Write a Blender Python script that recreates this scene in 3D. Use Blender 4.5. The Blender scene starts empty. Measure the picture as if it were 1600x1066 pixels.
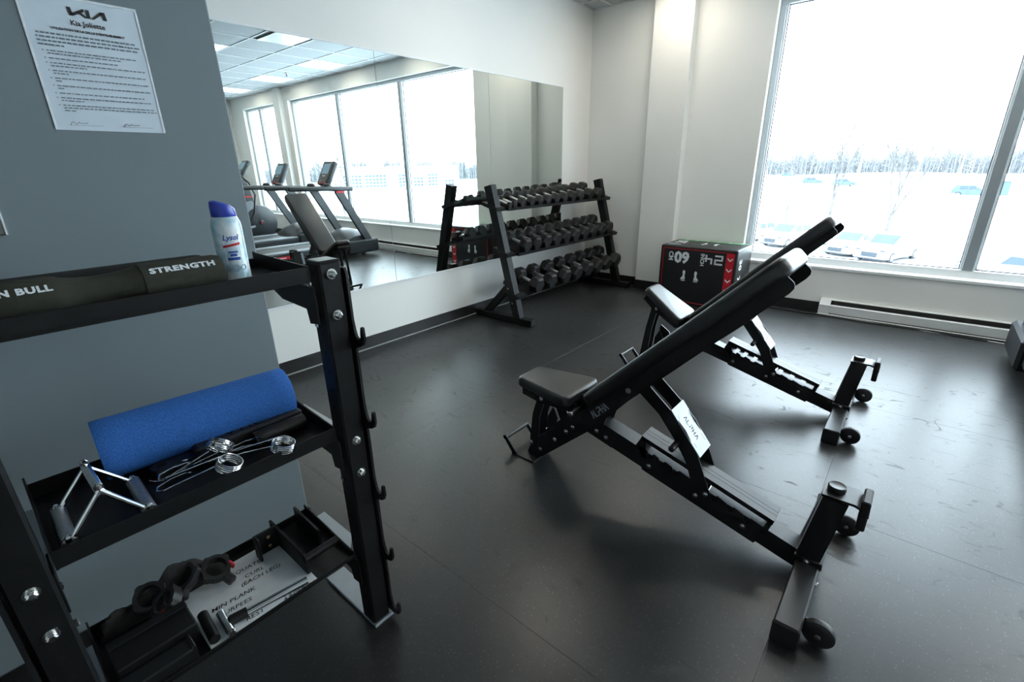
import bpy, bmesh, math, random
from mathutils import Matrix, Vector, Euler
from itertools import product
random.seed(7)
S = bpy.context.scene
COL = S.collection
PI = math.pi

# ------------------------------------------------------------ camera, world, exposure
cam_d = bpy.data.cameras.new('camera'); cam = bpy.data.objects.new('camera', cam_d); COL.objects.link(cam)
YAW, PITCH, ROLL, FPX = math.radians(40.4706), math.radians(20.0137), math.radians(1.0506), 742.95
_f = Vector((-math.sin(YAW)*math.cos(PITCH), math.cos(YAW)*math.cos(PITCH), -math.sin(PITCH)))
_r = Vector((math.cos(YAW), math.sin(YAW), 0)); _d = _f.cross(_r)
_r2 = math.cos(ROLL)*_r + math.sin(ROLL)*_d; _d2 = -math.sin(ROLL)*_r + math.cos(ROLL)*_d
_m = Matrix((_r2, -_d2, -_f)).transposed().to_4x4(); _m.translation = (0, 0, 1.4)
cam.matrix_world = _m
cam_d.sensor_width = 36; cam_d.lens = FPX/1600*36; cam_d.clip_start = .02; cam_d.clip_end = 2000
S.camera = cam
W = bpy.data.worlds.new('overcast_sky'); S.world = W; W.use_nodes = True
bg = W.node_tree.nodes['Background']; bg.inputs[0].default_value = (.79, .90, 1.0, 1); bg.inputs[1].default_value = 4.2
S.view_settings.view_transform = 'Standard'; S.view_settings.look = 'None'
S.view_settings.gamma = 1; S.view_settings.use_curve_mapping = False
S.view_settings.exposure = 1.44
S.cycles.use_denoising = True; S.cycles.sample_clamp_indirect = 6; S.cycles.max_bounces = 10
S.cycles.diffuse_bounces = 5; S.cycles.glossy_bounces = 5; S.cycles.transparent_max_bounces = 12
S.cycles.blur_glossy = .5
PANEL_LIGHT = 4.6

# ------------------------------------------------------------ materials
def mat(name, col, rough=.5, metal=0, spec=.5, noise=None, bump=None, coat=0):
    """noise=(scale, amount): brightness variation; bump=(scale, strength)"""
    m = bpy.data.materials.new(name); m.use_nodes = True
    nt = m.node_tree; b = nt.nodes['Principled BSDF']
    b.inputs['Base Color'].default_value = (*col, 1); b.inputs['Roughness'].default_value = rough
    b.inputs['Metallic'].default_value = metal; b.inputs['Specular IOR Level'].default_value = spec
    if coat: b.inputs['Coat Weight'].default_value = coat; b.inputs['Coat Roughness'].default_value = .15
    tc = nt.nodes.new('ShaderNodeTexCoord')
    if noise:
        n = nt.nodes.new('ShaderNodeTexNoise'); n.inputs['Scale'].default_value = noise[0]; n.inputs['Detail'].default_value = 4
        nt.links.new(tc.outputs['Object'], n.inputs['Vector'])
        r = nt.nodes.new('ShaderNodeMapRange'); r.inputs[1].default_value = .3; r.inputs[2].default_value = .7
        r.inputs[3].default_value = 1-noise[1]; r.inputs[4].default_value = 1+noise[1]
        nt.links.new(n.outputs['Fac'], r.inputs[0])
        x = nt.nodes.new('ShaderNodeVectorMath'); x.operation = 'SCALE'; x.inputs[0].default_value = col
        nt.links.new(r.outputs[0], x.inputs['Scale']); nt.links.new(x.outputs[0], b.inputs['Base Color'])
    if bump:
        n = nt.nodes.new('ShaderNodeTexNoise'); n.inputs['Scale'].default_value = bump[0]; n.inputs['Detail'].default_value = 3
        nt.links.new(tc.outputs['Object'], n.inputs['Vector'])
        u = nt.nodes.new('ShaderNodeBump'); u.inputs['Strength'].default_value = bump[1]; u.inputs['Distance'].default_value = .002
        nt.links.new(n.outputs['Fac'], u.inputs['Height']); nt.links.new(u.outputs['Normal'], b.inputs['Normal'])
    return m
def emit(name, col, s):
    m = bpy.data.materials.new(name); m.use_nodes = True; nt = m.node_tree
    e = nt.nodes.new('ShaderNodeEmission'); e.inputs[0].default_value = (*col, 1); e.inputs[1].default_value = s
    nt.links.new(e.outputs[0], nt.nodes['Material Output'].inputs[0]); return m

def floor_mat():
    m = mat('speckled_rubber', (.02, .02, .02), .42, spec=.5); nt = m.node_tree; b = nt.nodes['Principled BSDF']; L = nt.links.new
    tc = nt.nodes.new('ShaderNodeNewGeometry')
    def voro(scale, lo, hi):
        v = nt.nodes.new('ShaderNodeTexVoronoi'); v.inputs['Scale'].default_value = scale; L(tc.outputs['Position'], v.inputs['Vector'])
        r = nt.nodes.new('ShaderNodeMapRange'); r.inputs[1].default_value = lo; r.inputs[2].default_value = hi; r.inputs[3].default_value = 1; r.inputs[4].default_value = 0
        L(v.outputs['Distance'], r.inputs[0])
        s = nt.nodes.new('ShaderNodeSeparateColor'); L(v.outputs['Color'], s.inputs[0])
        g = nt.nodes.new('ShaderNodeMath'); g.operation = 'GREATER_THAN'; g.inputs[1].default_value = .62; L(s.outputs[0], g.inputs[0])
        q = nt.nodes.new('ShaderNodeMath'); q.operation = 'MULTIPLY'; L(r.outputs[0], q.inputs[0]); L(g.outputs[0], q.inputs[1]); return q
    a = voro(75, .10, .20); c = voro(150, .12, .24)
    mx = nt.nodes.new('ShaderNodeMath'); mx.operation = 'MAXIMUM'; L(a.outputs[0], mx.inputs[0]); L(c.outputs[0], mx.inputs[1])
    n = nt.nodes.new('ShaderNodeTexNoise'); n.inputs['Scale'].default_value = 1.7; n.inputs['Detail'].default_value = 6; L(tc.outputs['Position'], n.inputs['Vector'])
    cr = nt.nodes.new('ShaderNodeValToRGB'); L(n.outputs['Fac'], cr.inputs[0])
    cr.color_ramp.elements[0].position = .3; cr.color_ramp.elements[0].color = (.015, .016, .017, 1)
    cr.color_ramp.elements[1].position = .75; cr.color_ramp.elements[1].color = (.026, .028, .029, 1)
    mix = nt.nodes.new('ShaderNodeMixRGB'); L(mx.outputs[0], mix.inputs[0]); L(cr.outputs[0], mix.inputs[1]); mix.inputs[2].default_value = (.075, .08, .08, 1)
    L(mix.outputs[0], b.inputs['Base Color'])
    rr = nt.nodes.new('ShaderNodeMapRange'); rr.inputs[3].default_value = .29; rr.inputs[4].default_value = .35; L(n.outputs['Fac'], rr.inputs[0])
    # hairline curved scuffs: thin contour lines of a stretched noise, only in worn patches
    last = rr.outputs[0]
    for sc, rot, wd, seed in ((1.5, .6, .010, 0), (2.6, 2.0, .012, 7), (4.5, 1.2, .016, 19)):
        mp = nt.nodes.new('ShaderNodeMapping'); mp.inputs['Scale'].default_value = (1, 2.6, 1); mp.inputs['Rotation'].default_value = (0, 0, rot); mp.inputs['Location'].default_value = (seed, seed*.7, 0); L(tc.outputs['Position'], mp.inputs[0])
        a1 = nt.nodes.new('ShaderNodeTexNoise'); a1.inputs['Scale'].default_value = sc; a1.inputs['Detail'].default_value = 1.5; L(mp.outputs[0], a1.inputs['Vector'])
        a2 = nt.nodes.new('ShaderNodeTexNoise'); a2.inputs['Scale'].default_value = sc*2.4; a2.inputs['Detail'].default_value = 2; L(mp.outputs[0], a2.inputs['Vector'])
        c1 = nt.nodes.new('ShaderNodeMath'); c1.operation = 'COMPARE'; c1.inputs[1].default_value = .5; c1.inputs[2].default_value = wd*.45; L(a1.outputs['Fac'], c1.inputs[0])
        c2 = nt.nodes.new('ShaderNodeMath'); c2.operation = 'GREATER_THAN'; c2.inputs[1].default_value = .56; L(a2.outputs['Fac'], c2.inputs[0])
        c3 = nt.nodes.new('ShaderNodeMath'); c3.operation = 'MULTIPLY'; L(c1.outputs[0], c3.inputs[0]); L(c2.outputs[0], c3.inputs[1])
        c4 = nt.nodes.new('ShaderNodeMath'); c4.operation = 'MULTIPLY_ADD'; c4.inputs[1].default_value = .16; L(c3.outputs[0], c4.inputs[0]); L(last, c4.inputs[2]); last = c4.outputs[0]
    L(last, b.inputs['Roughness'])
    # fine grain and long scuffs
    mp = nt.nodes.new('ShaderNodeMapping'); mp.inputs['Scale'].default_value = (2, 26, 1); mp.inputs['Rotation'].default_value = (0, 0, .5); L(tc.outputs['Position'], mp.inputs[0])
    w = nt.nodes.new('ShaderNodeTexNoise'); w.inputs['Scale'].default_value = 1.6; w.inputs['Detail'].default_value = 5; w.inputs['Distortion'].default_value = .6; L(mp.outputs[0], w.inputs['Vector'])
    g = nt.nodes.new('ShaderNodeTexNoise'); g.inputs['Scale'].default_value = 420; L(tc.outputs['Position'], g.inputs['Vector'])
    ad = nt.nodes.new('ShaderNodeMath'); ad.operation = 'MULTIPLY_ADD'; ad.inputs[1].default_value = .35; L(w.outputs['Fac'], ad.inputs[0]); L(g.outputs['Fac'], ad.inputs[2])
    bu = nt.nodes.new('ShaderNodeBump'); bu.inputs['Strength'].default_value = .10; bu.inputs['Distance'].default_value = .0012; L(ad.outputs[0], bu.inputs['Height']); L(bu.outputs[0], b.inputs['Normal'])
    return m
def glass_mat():
    m = bpy.data.materials.new('window_glass'); m.use_nodes = True; nt = m.node_tree; L = nt.links.new
    t = nt.nodes.new('ShaderNodeBsdfTransparent'); t.inputs[0].default_value = (.95, .98, .98, 1)
    g = nt.nodes.new('ShaderNodeBsdfGlossy'); g.inputs['Roughness'].default_value = 0
    f = nt.nodes.new('ShaderNodeFresnel'); f.inputs[0].default_value = 1.3
    ge = nt.nodes.new('ShaderNodeNewGeometry'); mu = nt.nodes.new('ShaderNodeMath'); mu.operation = 'SUBTRACT'; mu.use_clamp = True
    L(f.outputs[0], mu.inputs[0]); L(ge.outputs['Backfacing'], mu.inputs[1])      # outer face only: a thin sheet has no inner total reflection
    x = nt.nodes.new('ShaderNodeMixShader'); L(mu.outputs[0], x.inputs[0]); L(t.outputs[0], x.inputs[1]); L(g.outputs[0], x.inputs[2]); L(x.outputs[0], nt.nodes['Material Output'].inputs[0]); return m
def mirror_mat():
    m = bpy.data.materials.new('mirror_silver'); m.use_nodes = True; nt = m.node_tree
    g = nt.nodes.new('ShaderNodeBsdfGlossy'); g.inputs['Roughness'].default_value = 0; g.inputs[0].default_value = (.78, .83, .815, 1)
    nt.links.new(g.outputs[0], nt.nodes['Material Output'].inputs[0]); return m

M_floor = floor_mat(); M_glass = glass_mat(); M_mirror = mirror_mat()
M_wall = mat('warm_white_paint', (.80, .80, .77), .7, spec=.25, noise=(1.3, .02), bump=(180, .08))
M_part = mat('blue_grey_paint', (.190, .226, .246), .6, spec=.3, noise=(1.5, .03), bump=(180, .08))
M_ceil = mat('ceiling_tile_white', (.50, .52, .53), .9, spec=.1, noise=(60, .05), bump=(90, .3))
M_grid = mat('ceiling_grid_white', (.72, .74, .75), .5)
M_vinyl = mat('black_base_vinyl', (.012, .012, .013), .4, noise=(6, .2))
M_caulk = mat('grey_edge_strip', (.30, .31, .31), .5, noise=(9, .15))
M_frame = mat('white_window_aluminium', (.78, .80, .80), .35, noise=(4, .02))
M_mull = mat('shaded_window_aluminium', (.50, .55, .58), .35, noise=(4, .03))  # backlit shade of the room-facing frame put into the colour
M_mid = mat('shaded_mullion_aluminium', (.28, .32, .34), .4, noise=(4, .03))  # mullion face, its backlit shade painted in as a darker grey
M_gasket = mat('dark_gasket', (.01, .012, .03), .5)
M_heater = mat('heater_enamel', (.70, .71, .70), .35, noise=(8, .04))
M_slot = mat('heater_slot', (.02, .02, .02), .6, noise=(20, .2))
M_pow = mat('black_powder_coat', (.008, .009, .010), .36, spec=.5, noise=(15, .15), bump=(700, .12))
M_rackblk = mat('satin_black_steel', (.006, .007, .008), .5, spec=.28, noise=(12, .2), bump=(600, .12))
M_cover = mat('window_sheen_steel', (.33, .36, .39), .32, metal=.3, noise=(20, .06))  # pale grey carries the window sheen on upward-facing steel plates
M_vin = mat('black_vinyl_upholstery', (.02, .02, .021), .34, spec=.55, noise=(30, .12), bump=(350, .10))
M_vinside = mat('black_vinyl_side', (.008, .008, .009), .5, spec=.35, noise=(30, .12))
M_rub = mat('black_rubber', (.010, .010, .011), .5, spec=.4, noise=(25, .25), bump=(400, .15))
M_plast = mat('black_plastic', (.015, .016, .018), .4, noise=(20, .15))
M_chrome = mat('chrome', (.78, .79, .80), .12, metal=1, noise=(30, .08))
M_knurl = mat('knurled_chrome', (.55, .56, .57), .28, metal=1, bump=(900, .5), noise=(300, .2))
M_bolt = mat('zinc_bolt', (.62, .63, .63), .22, metal=1, noise=(80, .2))
M_hole = mat('hole_dark', (.002, .002, .003), .8)
M_white = mat('white_print', (.75, .78, .80), .5, noise=(40, .04))
M_ink = mat('black_ink', (.012, .012, .013), .5)
M_red = mat('red_print', (.52, .008, .02), .45, noise=(20, .06))
M_green = mat('green_print', (.12, .42, .17), .45, noise=(20, .06))
M_foamblk = mat('black_box_vinyl', (.006, .007, .008), .42, noise=(14, .15), bump=(250, .1))
M_paper = mat('paper', (.62, .70, .77), .45, noise=(20, .03))
M_lam = mat('glossy_tape', (.80, .84, .87), .15, coat=.6, noise=(60, .1))
M_olive = mat('olive_foam_fabric', (.022, .024, .015), .85, noise=(60, .15), bump=(500, .3))
M_blue = mat('blue_foam', (.045, .17, .53), .8, spec=.2, noise=(260, .22), bump=(300, .6))
M_capblue = mat('blue_cap', (.02, .05, .42), .3, noise=(20, .1))
M_prtblue = mat('print_blue', (.03, .09, .42), .4)
M_prtcyan = mat('print_pale_blue', (.22, .48, .62), .4, noise=(50, .2))
M_tmgrey = mat('charcoal_plastic', (.024, .029, .034), .4, noise=(20, .1), bump=(400, .1))
M_tmblk = mat('black_treadmill_cover', (.010, .012, .014), .6, spec=.3, noise=(20, .1))
M_tmlight = mat('grey_plastic', (.17, .19, .21), .4, noise=(20, .08))
M_lcd = emit('lit_display', (.09, .14, .17), 1.0)
M_lamp = emit('panel_diffuser', (1, .93, .80), PANEL_LIGHT)
M_snow = mat('snow', (.86, .89, .92), .8, spec=.1, noise=(.15, .03))
M_carw = mat('white_car_paint', (.80, .83, .85), .2, coat=.6, noise=(.8, .02))
M_carglass = mat('car_glass', (.025, .045, .06), .25, noise=(2, .1))
M_cardark = mat('car_trim', (.015, .025, .035), .5, noise=(5, .2))
M_tyre = mat('tyre', (.012, .018, .024), .7, noise=(10, .2))
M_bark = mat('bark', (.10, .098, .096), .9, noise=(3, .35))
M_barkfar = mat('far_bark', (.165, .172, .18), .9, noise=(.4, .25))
M_brick = mat('pale_cladding', (.74, .75, .76), .6, noise=(.5, .04))
M_bwin = mat('far_window', (.05, .09, .12), .25, noise=(.3, .3))
M_can = None

# ------------------------------------------------------------ mesh builder
class G:
    def __init__(s): s.v = []; s.f = []; s.k = []; s.mi = 0; s.T = None
    def add(s, vs, fs):
        b = len(s.v)
        s.v += [tuple(s.T @ Vector(p)) for p in vs] if s.T else [tuple(p) for p in vs]
        for q in fs: s.f.append([b+i for i in q]); s.k.append(s.mi)
        return s
    def box(s, x0, x1, y0, y1, z0, z1, r=0):
        if not r:
            vs = list(product((x0, x1), (y0, y1), (z0, z1)))
            return s.add(vs, [(0,1,3,2),(4,6,7,5),(0,4,5,1),(2,3,7,6),(0,2,6,4),(1,5,7,3)])
        c = ((x0+x1)/2, (y0+y1)/2, (z0+z1)/2); h = (abs(x1-x0)/2, abs(y1-y0)/2, abs(z1-z0)/2); r = min(r, *(q*.98 for q in h))
        vs = []; ix = {}
        for sg in product((-1, 1), repeat=3):
            for a in range(3):
                ix[sg, a] = len(vs); vs.append(tuple(c[i]+sg[i]*(h[i] if i == a else h[i]-r) for i in range(3)))
        fs = []
        for a in range(3):
            b, d = [i for i in range(3) if i != a]
            for sa in (-1, 1):
                q = []
                for sb, sd in ((-1,-1),(1,-1),(1,1),(-1,1)):
                    g = [0,0,0]; g[a] = sa; g[b] = sb; g[d] = sd; q.append(ix[tuple(g), a])
                fs.append(q)
        for a, b in ((0,1),(0,2),(1,2)):
            d = 3-a-b
            for sa, sb in product((-1,1), repeat=2):
                g = [0,0,0]; g[a] = sa; g[b] = sb; g[d] = -1; g1 = tuple(g); g[d] = 1; g2 = tuple(g)
                fs.append((ix[g1,a], ix[g2,a], ix[g2,b], ix[g1,b]))
        for sg in product((-1,1), repeat=3): fs.append([ix[sg,a] for a in range(3)])
        return s.add(vs, fs)
    def cyl(s, p0, p1, r0, r1=None, n=16, ph=0):
        r1 = r0 if r1 is None else r1
        p0 = Vector(p0); p1 = Vector(p1); d = (p1-p0).normalized()
        u = d.orthogonal().normalized() if abs(d.x) < .9 else Vector((0,1,0)).cross(d).normalized()
        if abs(d.x) > .9: u = Vector((0,1,0)) - d*d.y; u.normalize()
        w = d.cross(u); vs = []
        for p, r in ((p0, r0), (p1, r1)):
            for i in range(n):
                a = 2*PI*i/n+ph; vs.append(p+(u*math.cos(a)+w*math.sin(a))*r)
        return s.add(vs, [(i, (i+1) % n, n+(i+1) % n, n+i) for i in range(n)]+[list(range(n))[::-1], list(range(n, 2*n))])
    def lathe(s, prof, o=(0,0,0), axis='Z', n=24, ph=0):
        """prof: (radius, height) pairs"""
        vs = []; o = Vector(o)
        for r, h in prof:
            for i in range(n):
                a = 2*PI*i/n+ph; c, t = r*math.cos(a), r*math.sin(a)
                vs.append(o+Vector({'Z': (c, t, h), 'X': (h, c, t), 'Y': (t, h, c)}[axis]))
        fs = []
        for k in range(len(prof)-1):
            for i in range(n): fs.append((k*n+i, k*n+(i+1) % n, (k+1)*n+(i+1) % n, (k+1)*n+i))
        fs.append(list(range(n))[::-1]); fs.append([(len(prof)-1)*n+i for i in range(n)])
        return s.add(vs, fs)
    def prism(s, pts, a, b, ax='Y'):
        """pts: 2-D outline; extruded from a to b along ax (X: (y,z), Y: (x,z), Z: (x,y))"""
        n = len(pts); vs = []
        for t in (a, b):
            for p, q in pts: vs.append({'X': (t, p, q), 'Y': (p, t, q), 'Z': (p, q, t)}[ax])
        return s.add(vs, [(i, (i+1) % n, n+(i+1) % n, n+i) for i in range(n)]+[list(range(n))[::-1], list(range(n, 2*n))])
    def tube(s, pts, r, n=8, closed=False):
        pts = [Vector(p) for p in pts]; m = len(pts); vs = []; prev = None
        for i, p in enumerate(pts):
            a = pts[(i-1) % m] if (closed or i) else p; b = pts[(i+1) % m] if (closed or i < m-1) else p
            t = (b-a).normalized()
            u = t.orthogonal().normalized() if prev is None else (prev-t*prev.dot(t)).normalized()
            prev = u; w = t.cross(u); rr = r[i] if isinstance(r, (list, tuple)) else r
            for k in range(n):
                q = 2*PI*k/n; vs.append(p+(u*math.cos(q)+w*math.sin(q))*rr)
        fs = []
        for i in range(m if closed else m-1):
            j = (i+1) % m
            for k in range(n): fs.append((i*n+k, i*n+(k+1) % n, j*n+(k+1) % n, j*n+k))
        if not closed: fs += [list(range(n))[::-1], [(m-1)*n+k for k in range(n)]]
        return s.add(vs, fs)
    def slab(s, hx, hy0, hy1, z0, z1, rc, r, seg=4, nc=5):
        """padded slab along x (half length hx), half width hy0 at -x to hy1 at +x, corner radius rc, rounded edges r"""
        def outline(d):
            out = []
            for sx, sy, a0 in ((1,1,0),(-1,1,PI/2),(-1,-1,PI),(1,-1,1.5*PI)):
                hy = (hy1 if sx > 0 else hy0)-d; q = max(rc-d, .002)
                for k in range(nc+1):
                    a = a0+PI/2*k/nc; out.append((sx*(hx-d-q)+q*math.cos(a), sy*(hy-q)+q*math.sin(a)))
            return out
        rows = []
        for k in range(seg+1):
            a = PI/2*k/seg; rows.append((r*(1-math.sin(a)), z0+r*(1-math.cos(a))))
        for k in range(seg+1):
            a = PI/2*(1-k/seg); rows.append((r*(1-math.sin(a)), z1-r*(1-math.cos(a))))
        rows = rows; n = 4*(nc+1); vs = []
        for d, z in rows: vs += [(x, y, z) for x, y in outline(d)]
        fs = []
        for k in range(len(rows)-1):
            for i in range(n): fs.append((k*n+i, k*n+(i+1) % n, (k+1)*n+(i+1) % n, (k+1)*n+i))
        fs += [list(range(n))[::-1], [(len(rows)-1)*n+i for i in range(n)]]
        return s.add(vs, fs)
    def stroke(s, segs, w, t=.0006):
        """flat strokes in the local xy plane: list of polylines"""
        for pl in segs:
            for a, b in zip(pl, pl[1:]):
                d = Vector((b[0]-a[0], b[1]-a[1])); L = d.length
                if L < 1e-6: continue
                d /= L; p = Vector((-d.y, d.x))*w/2; e = d*w*.3
                q = [Vector(a)-e-p, Vector(b)+e-p, Vector(b)+e+p, Vector(a)-e+p]
                s.prism([(v.x, v.y) for v in q], 0, t, 'Z')
        return s
    def mesh(s, name, mats, sharp=35):
        me = bpy.data.meshes.new(name); me.from_pydata(s.v, [], s.f)
        for m in (mats if isinstance(mats, (list, tuple)) else [mats]): me.materials.append(m)
        bm = bmesh.new(); bm.from_mesh(me); bmesh.ops.recalc_face_normals(bm, faces=bm.faces); bm.to_mesh(me); bm.free()
        for p, k in zip(me.polygons, s.k): p.material_index = k; p.use_smooth = True
        me.set_sharp_from_angle(angle=math.radians(sharp)); return me

def origin(p):
    o = Vector((0,0,0))
    while p is not None: o += p.location; p = p.parent
    return o
def obj(name, g, mats, parent=None, world=True, loc=None, label=None, sharp=35):
    """one mesh object; world=True: g is in world coordinates (parents only translate)"""
    me = g if isinstance(g, bpy.types.Mesh) else g.mesh(name, mats, sharp)
    if world and parent is not None and not isinstance(g, bpy.types.Mesh): me.transform(Matrix.Translation(-origin(parent)))
    o = bpy.data.objects.new(name, me); COL.objects.link(o)
    if parent is not None: o.parent = parent
    if loc is not None: o.location = loc
    if label: o['label'] = label
    return o
def tag(o, label, cat, group=None):
    o['label'] = label; o['category'] = cat
    if group: o['group'] = group
    return o
def thing(name, label, cat, loc=(0,0,0), group=None, rot=None):
    o = bpy.data.objects.new(name, None); COL.objects.link(o); o.location = loc
    if rot: o.rotation_euler = rot
    o.empty_display_size = .1
    return tag(o, label, cat, group)
def single(name, g, mats, label, cat, base=None, group=None):
    """a thing of one mesh, given in world coordinates, its origin moved to base"""
    me = g.mesh(name, mats); o = bpy.data.objects.new(name, me); COL.objects.link(o)
    if base: me.transform(Matrix.Translation(-Vector(base))); o.location = base
    return tag(o, label, cat, group)
def struct(name, g, mats, parent=None):
    o = obj(name, g, mats, parent); 
    if parent is None: o['kind'] = 'structure'
    return o
def frame_m(o, u, v):
    """matrix taking local x,y,z to u, v, u x v at o"""
    u = Vector(u).normalized(); v = Vector(v); v = (v-u*v.dot(u)).normalized(); w = u.cross(v)
    m = Matrix((u, v, w)).transposed().to_4x4(); m.translation = o; return m
def text_g(s, size, bold=0, xs=1, align='CENTER', t=.0006, shear=0, space=1):
    c = bpy.data.curves.new('lettering', 'FONT'); c.body = s; c.size = size; c.offset = bold; c.extrude = 0; c.shear = shear
    c.align_x = align; c.align_y = 'CENTER'; c.resolution_u = 2; c.space_character = space
    o = bpy.data.objects.new('lettering', c); COL.objects.link(o)
    dg = bpy.context.evaluated_depsgraph_get(); me = bpy.data.meshes.new_from_object(o.evaluated_get(dg))
    g = G(); g.add([(p.co.x*xs, p.co.y, t) for p in me.vertices], [list(p.vertices) for p in me.polygons])
    COL.objects.unlink(o); bpy.data.objects.remove(o); bpy.data.curves.remove(c); bpy.data.meshes.remove(me); return g
def place(g, m):
    g.v = [tuple(m @ Vector(p)) for p in g.v]; return g
def join(*gs):
    r = G()
    for g in gs: 
        b = len(r.v); r.v += g.v; r.f += [[i+b for i in q] for q in g.f]; r.k += g.k
    return r
ALPHA = [('L', [[(0,0),(.42,1),(.5,1),(.92,0)]])]
def alpha_g(h, w, gap=.35, t=.0006):
    """the five angular letters, centred, height h, letter width w"""
    A = [[(0,0),(.5,1),(1,0)]]; Lt = [[(0,1),(0,0),(.9,0)]]; P = [[(0,0),(0,.45)],[(0,1),(.9,1),(.9,.45),(.25,.45)]]; H = [[(0,0),(0,1)],[(.9,0),(.9,1)],[(0,.5),(.9,.5)]]
    g = G(); x = 0; tot = 5*w+4*gap*w
    for q in (A, Lt, P, H, A):
        g.stroke([[(x+a*w-tot/2, b*h-h/2) for a, b in pl] for pl in q], h*.17, t); x += w*(1+gap)
    return g

# ------------------------------------------------------------ the room shell
XW, YW, XR, YB, ZC = -3.335, 5.42, 6.88, -2.60, 3.05
XP, YP = -1.69, .67
fl = struct('floor', G().box(XW-.2, XR+.2, YB-.2, YW+.2, -.25, -.012), M_slot)
xs = [XW]+[x for x in (-1.96, -.10, 1.76, 3.62, 5.48)]+[XR]
ys = [YB]+[-1.56, -.34, .88, 2.11, 3.34, 4.57]+[YW]
for i in range(len(xs)-1):
    for j in range(len(ys)-1):
        x0, x1, y0, y1 = xs[i], xs[i+1], ys[j], ys[j+1]
        if y0 > 4:
            if i >= 1: x0 -= .6
            if i+1 < len(xs)-1: x1 -= .6
        e = random.uniform(0, .0006)
        obj('rubber_tile', G().box(x0+.0002, x1-.0002, y0+.0002, y1-.0002, -.012, -e, .0004), M_floor, fl)

struct('wall_left', G().box(XW-.2, XW, YP-.3, YW+.2, -.012, ZC+.05), M_wall)
pt = struct('wall_partition', G().box(XW-.2, XP, YB-.2, YP, -.012, ZC+.05, .004), M_part)
struct('wall_right', G().box(XR, XR+.2, YB-.2, YW+.2, -.012, ZC+.05), M_wall)
struct('wall_back', G().box(XP-.1, XR+.2, YB-.2, YB, -.012, ZC+.05), M_wall)
SILL, HEAD = .435, 2.80
WINS = [(-1.40, 4.00), (4.52, 6.20)]
g = G()
YO = YW+.24
g.box(XW-.2, XR+.2, YW, YO, -.012, SILL); g.box(XW-.2, XR+.2, YW, YO, HEAD, ZC+.05)
g.box(XW-.2, WINS[0][0], YW, YO, SILL, HEAD); g.box(WINS[0][1], WINS[1][0], YW, YO, SILL, HEAD); g.box(WINS[1][1], XR+.2, YW, YO, SILL, HEAD)
struct('wall_front', g, M_wall)
struct('wall_column', G().box(-2.535, -2.118, 5.295, YW+.02, -.012, ZC, .004), M_wall)
struct('wall_column', G().box(4.17, 4.44, 5.32, YW+.02, -.012, ZC, .004), M_wall)

# windows: sill, frame rails, mullions, panes
YF, YG = YW+.075, YW+.125
def window(name, x0, x1, mulls):
    w = struct(name, G().box(x0, x1, YF, YF+.09, SILL+.018, SILL+.085, .004), M_frame)
    obj('head_rail', G().box(x0, x1, YF, YF+.09, HEAD-.05, HEAD, .004), M_mull, w)
    obj('sill', G().box(x0-.015, x1+.015, YW-.012, YF+.002, SILL-.012, SILL+.018, .005), M_frame, w)
    edges = [x0]+mulls+[x1]
    for k, x in enumerate(edges):
        a, b = (x, x+.05) if k == 0 else ((x-.05, x) if k == len(edges)-1 else (x-.036, x+.036))
        gg = G(); gg.box(a, b, YF-.006 if 0 < k < len(edges)-1 else YF, YF+.09, SILL+.085, HEAD-.05, .003)
        m = obj('mullion' if 0 < k < len(edges)-1 else 'jamb', gg, M_mid if 0 < k < len(edges)-1 else M_mull, w)
        for sx in (-1, 1):
            if (k == 0 and sx < 0) or (k == len(edges)-1 and sx > 0): continue
            e = b if sx > 0 else a
            obj('bead', G().box(e, e+sx*.014, YF+.02, YF+.085, SILL+.085, HEAD-.05), M_frame, m)
    cl = [x0+.05]+mulls+[x1-.05]
    for k in range(len(edges)-1):
        a = edges[k]+(.05 if k == 0 else .036)+.014; b = edges[k+1]-(.05 if k == len(edges)-2 else .036)-.014
        z0, z1 = SILL+.085, HEAD-.05
        p = obj('pane', G().box(a, b, YG, YG+.006, z0, z1), M_glass, w)
        q = G()
        for y in (YG-.006,):
            q.box(a, a+.007, y, y+.006, z0, z1); q.box(b-.007, b, y, y+.006, z0, z1); q.box(a, b, y, y+.006, z0, z0+.007); q.box(a, b, y, y+.006, z1-.007, z1)
        obj('gasket', q, M_gasket, p)
    return w
window('window_1', *WINS[0], [.365, 2.26]); window('window_2', *WINS[1], [5.52])

# ceiling: slab above, T-bar grid, lay-in tiles, light panels
ce = struct('ceiling', G().box(XW-.2, XR+.2, YB-.2, YW+.2, ZC+.03, ZC+.2), M_ceil)
gx = [x for x in (-.04+.61*k for k in range(-6, 12)) if XW < x < XR]; gy = [y for y in (3.31+.61*k for k in range(-10, 4)) if YB < y < YW]
for x in gx: obj('grid_rail', G().box(x-.012, x+.012, max(YB, YP if x < XP else YB), YW, ZC-.004, ZC+.012, .002), M_grid, ce)
for y in gy: obj('grid_rail', G().box(XW if y > YP else XP, XR, y-.012, y+.012, ZC-.0035, ZC+.012, .002), M_grid, ce)
for nm, b in (('left', (XW, XW+.02, YP, YW)), ('front', (XW, XR, YW-.02, YW)), ('right', (XR-.02, XR, YB, YW))):
    obj('wall_angle', G().box(b[0], b[1], b[2], b[3], ZC-.006, ZC+.012), M_grid, ce)
lightcells = {(round(-.04+.61*i, 2), round(3.31+.61*j, 2)) for i in (-4, -1, 2, 5, 8) for j in (2, -1)}
vent = (-.04, 3.31)
EX = [XW]+gx+[XR]; EY = [YB]+gy+[YW]; tile_me = {}
rown = {4.53: 'row nearest the windows', 2.7: 'second row from the windows', .87: 'third row from the windows', -.96: 'row farthest from the windows'}
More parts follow.
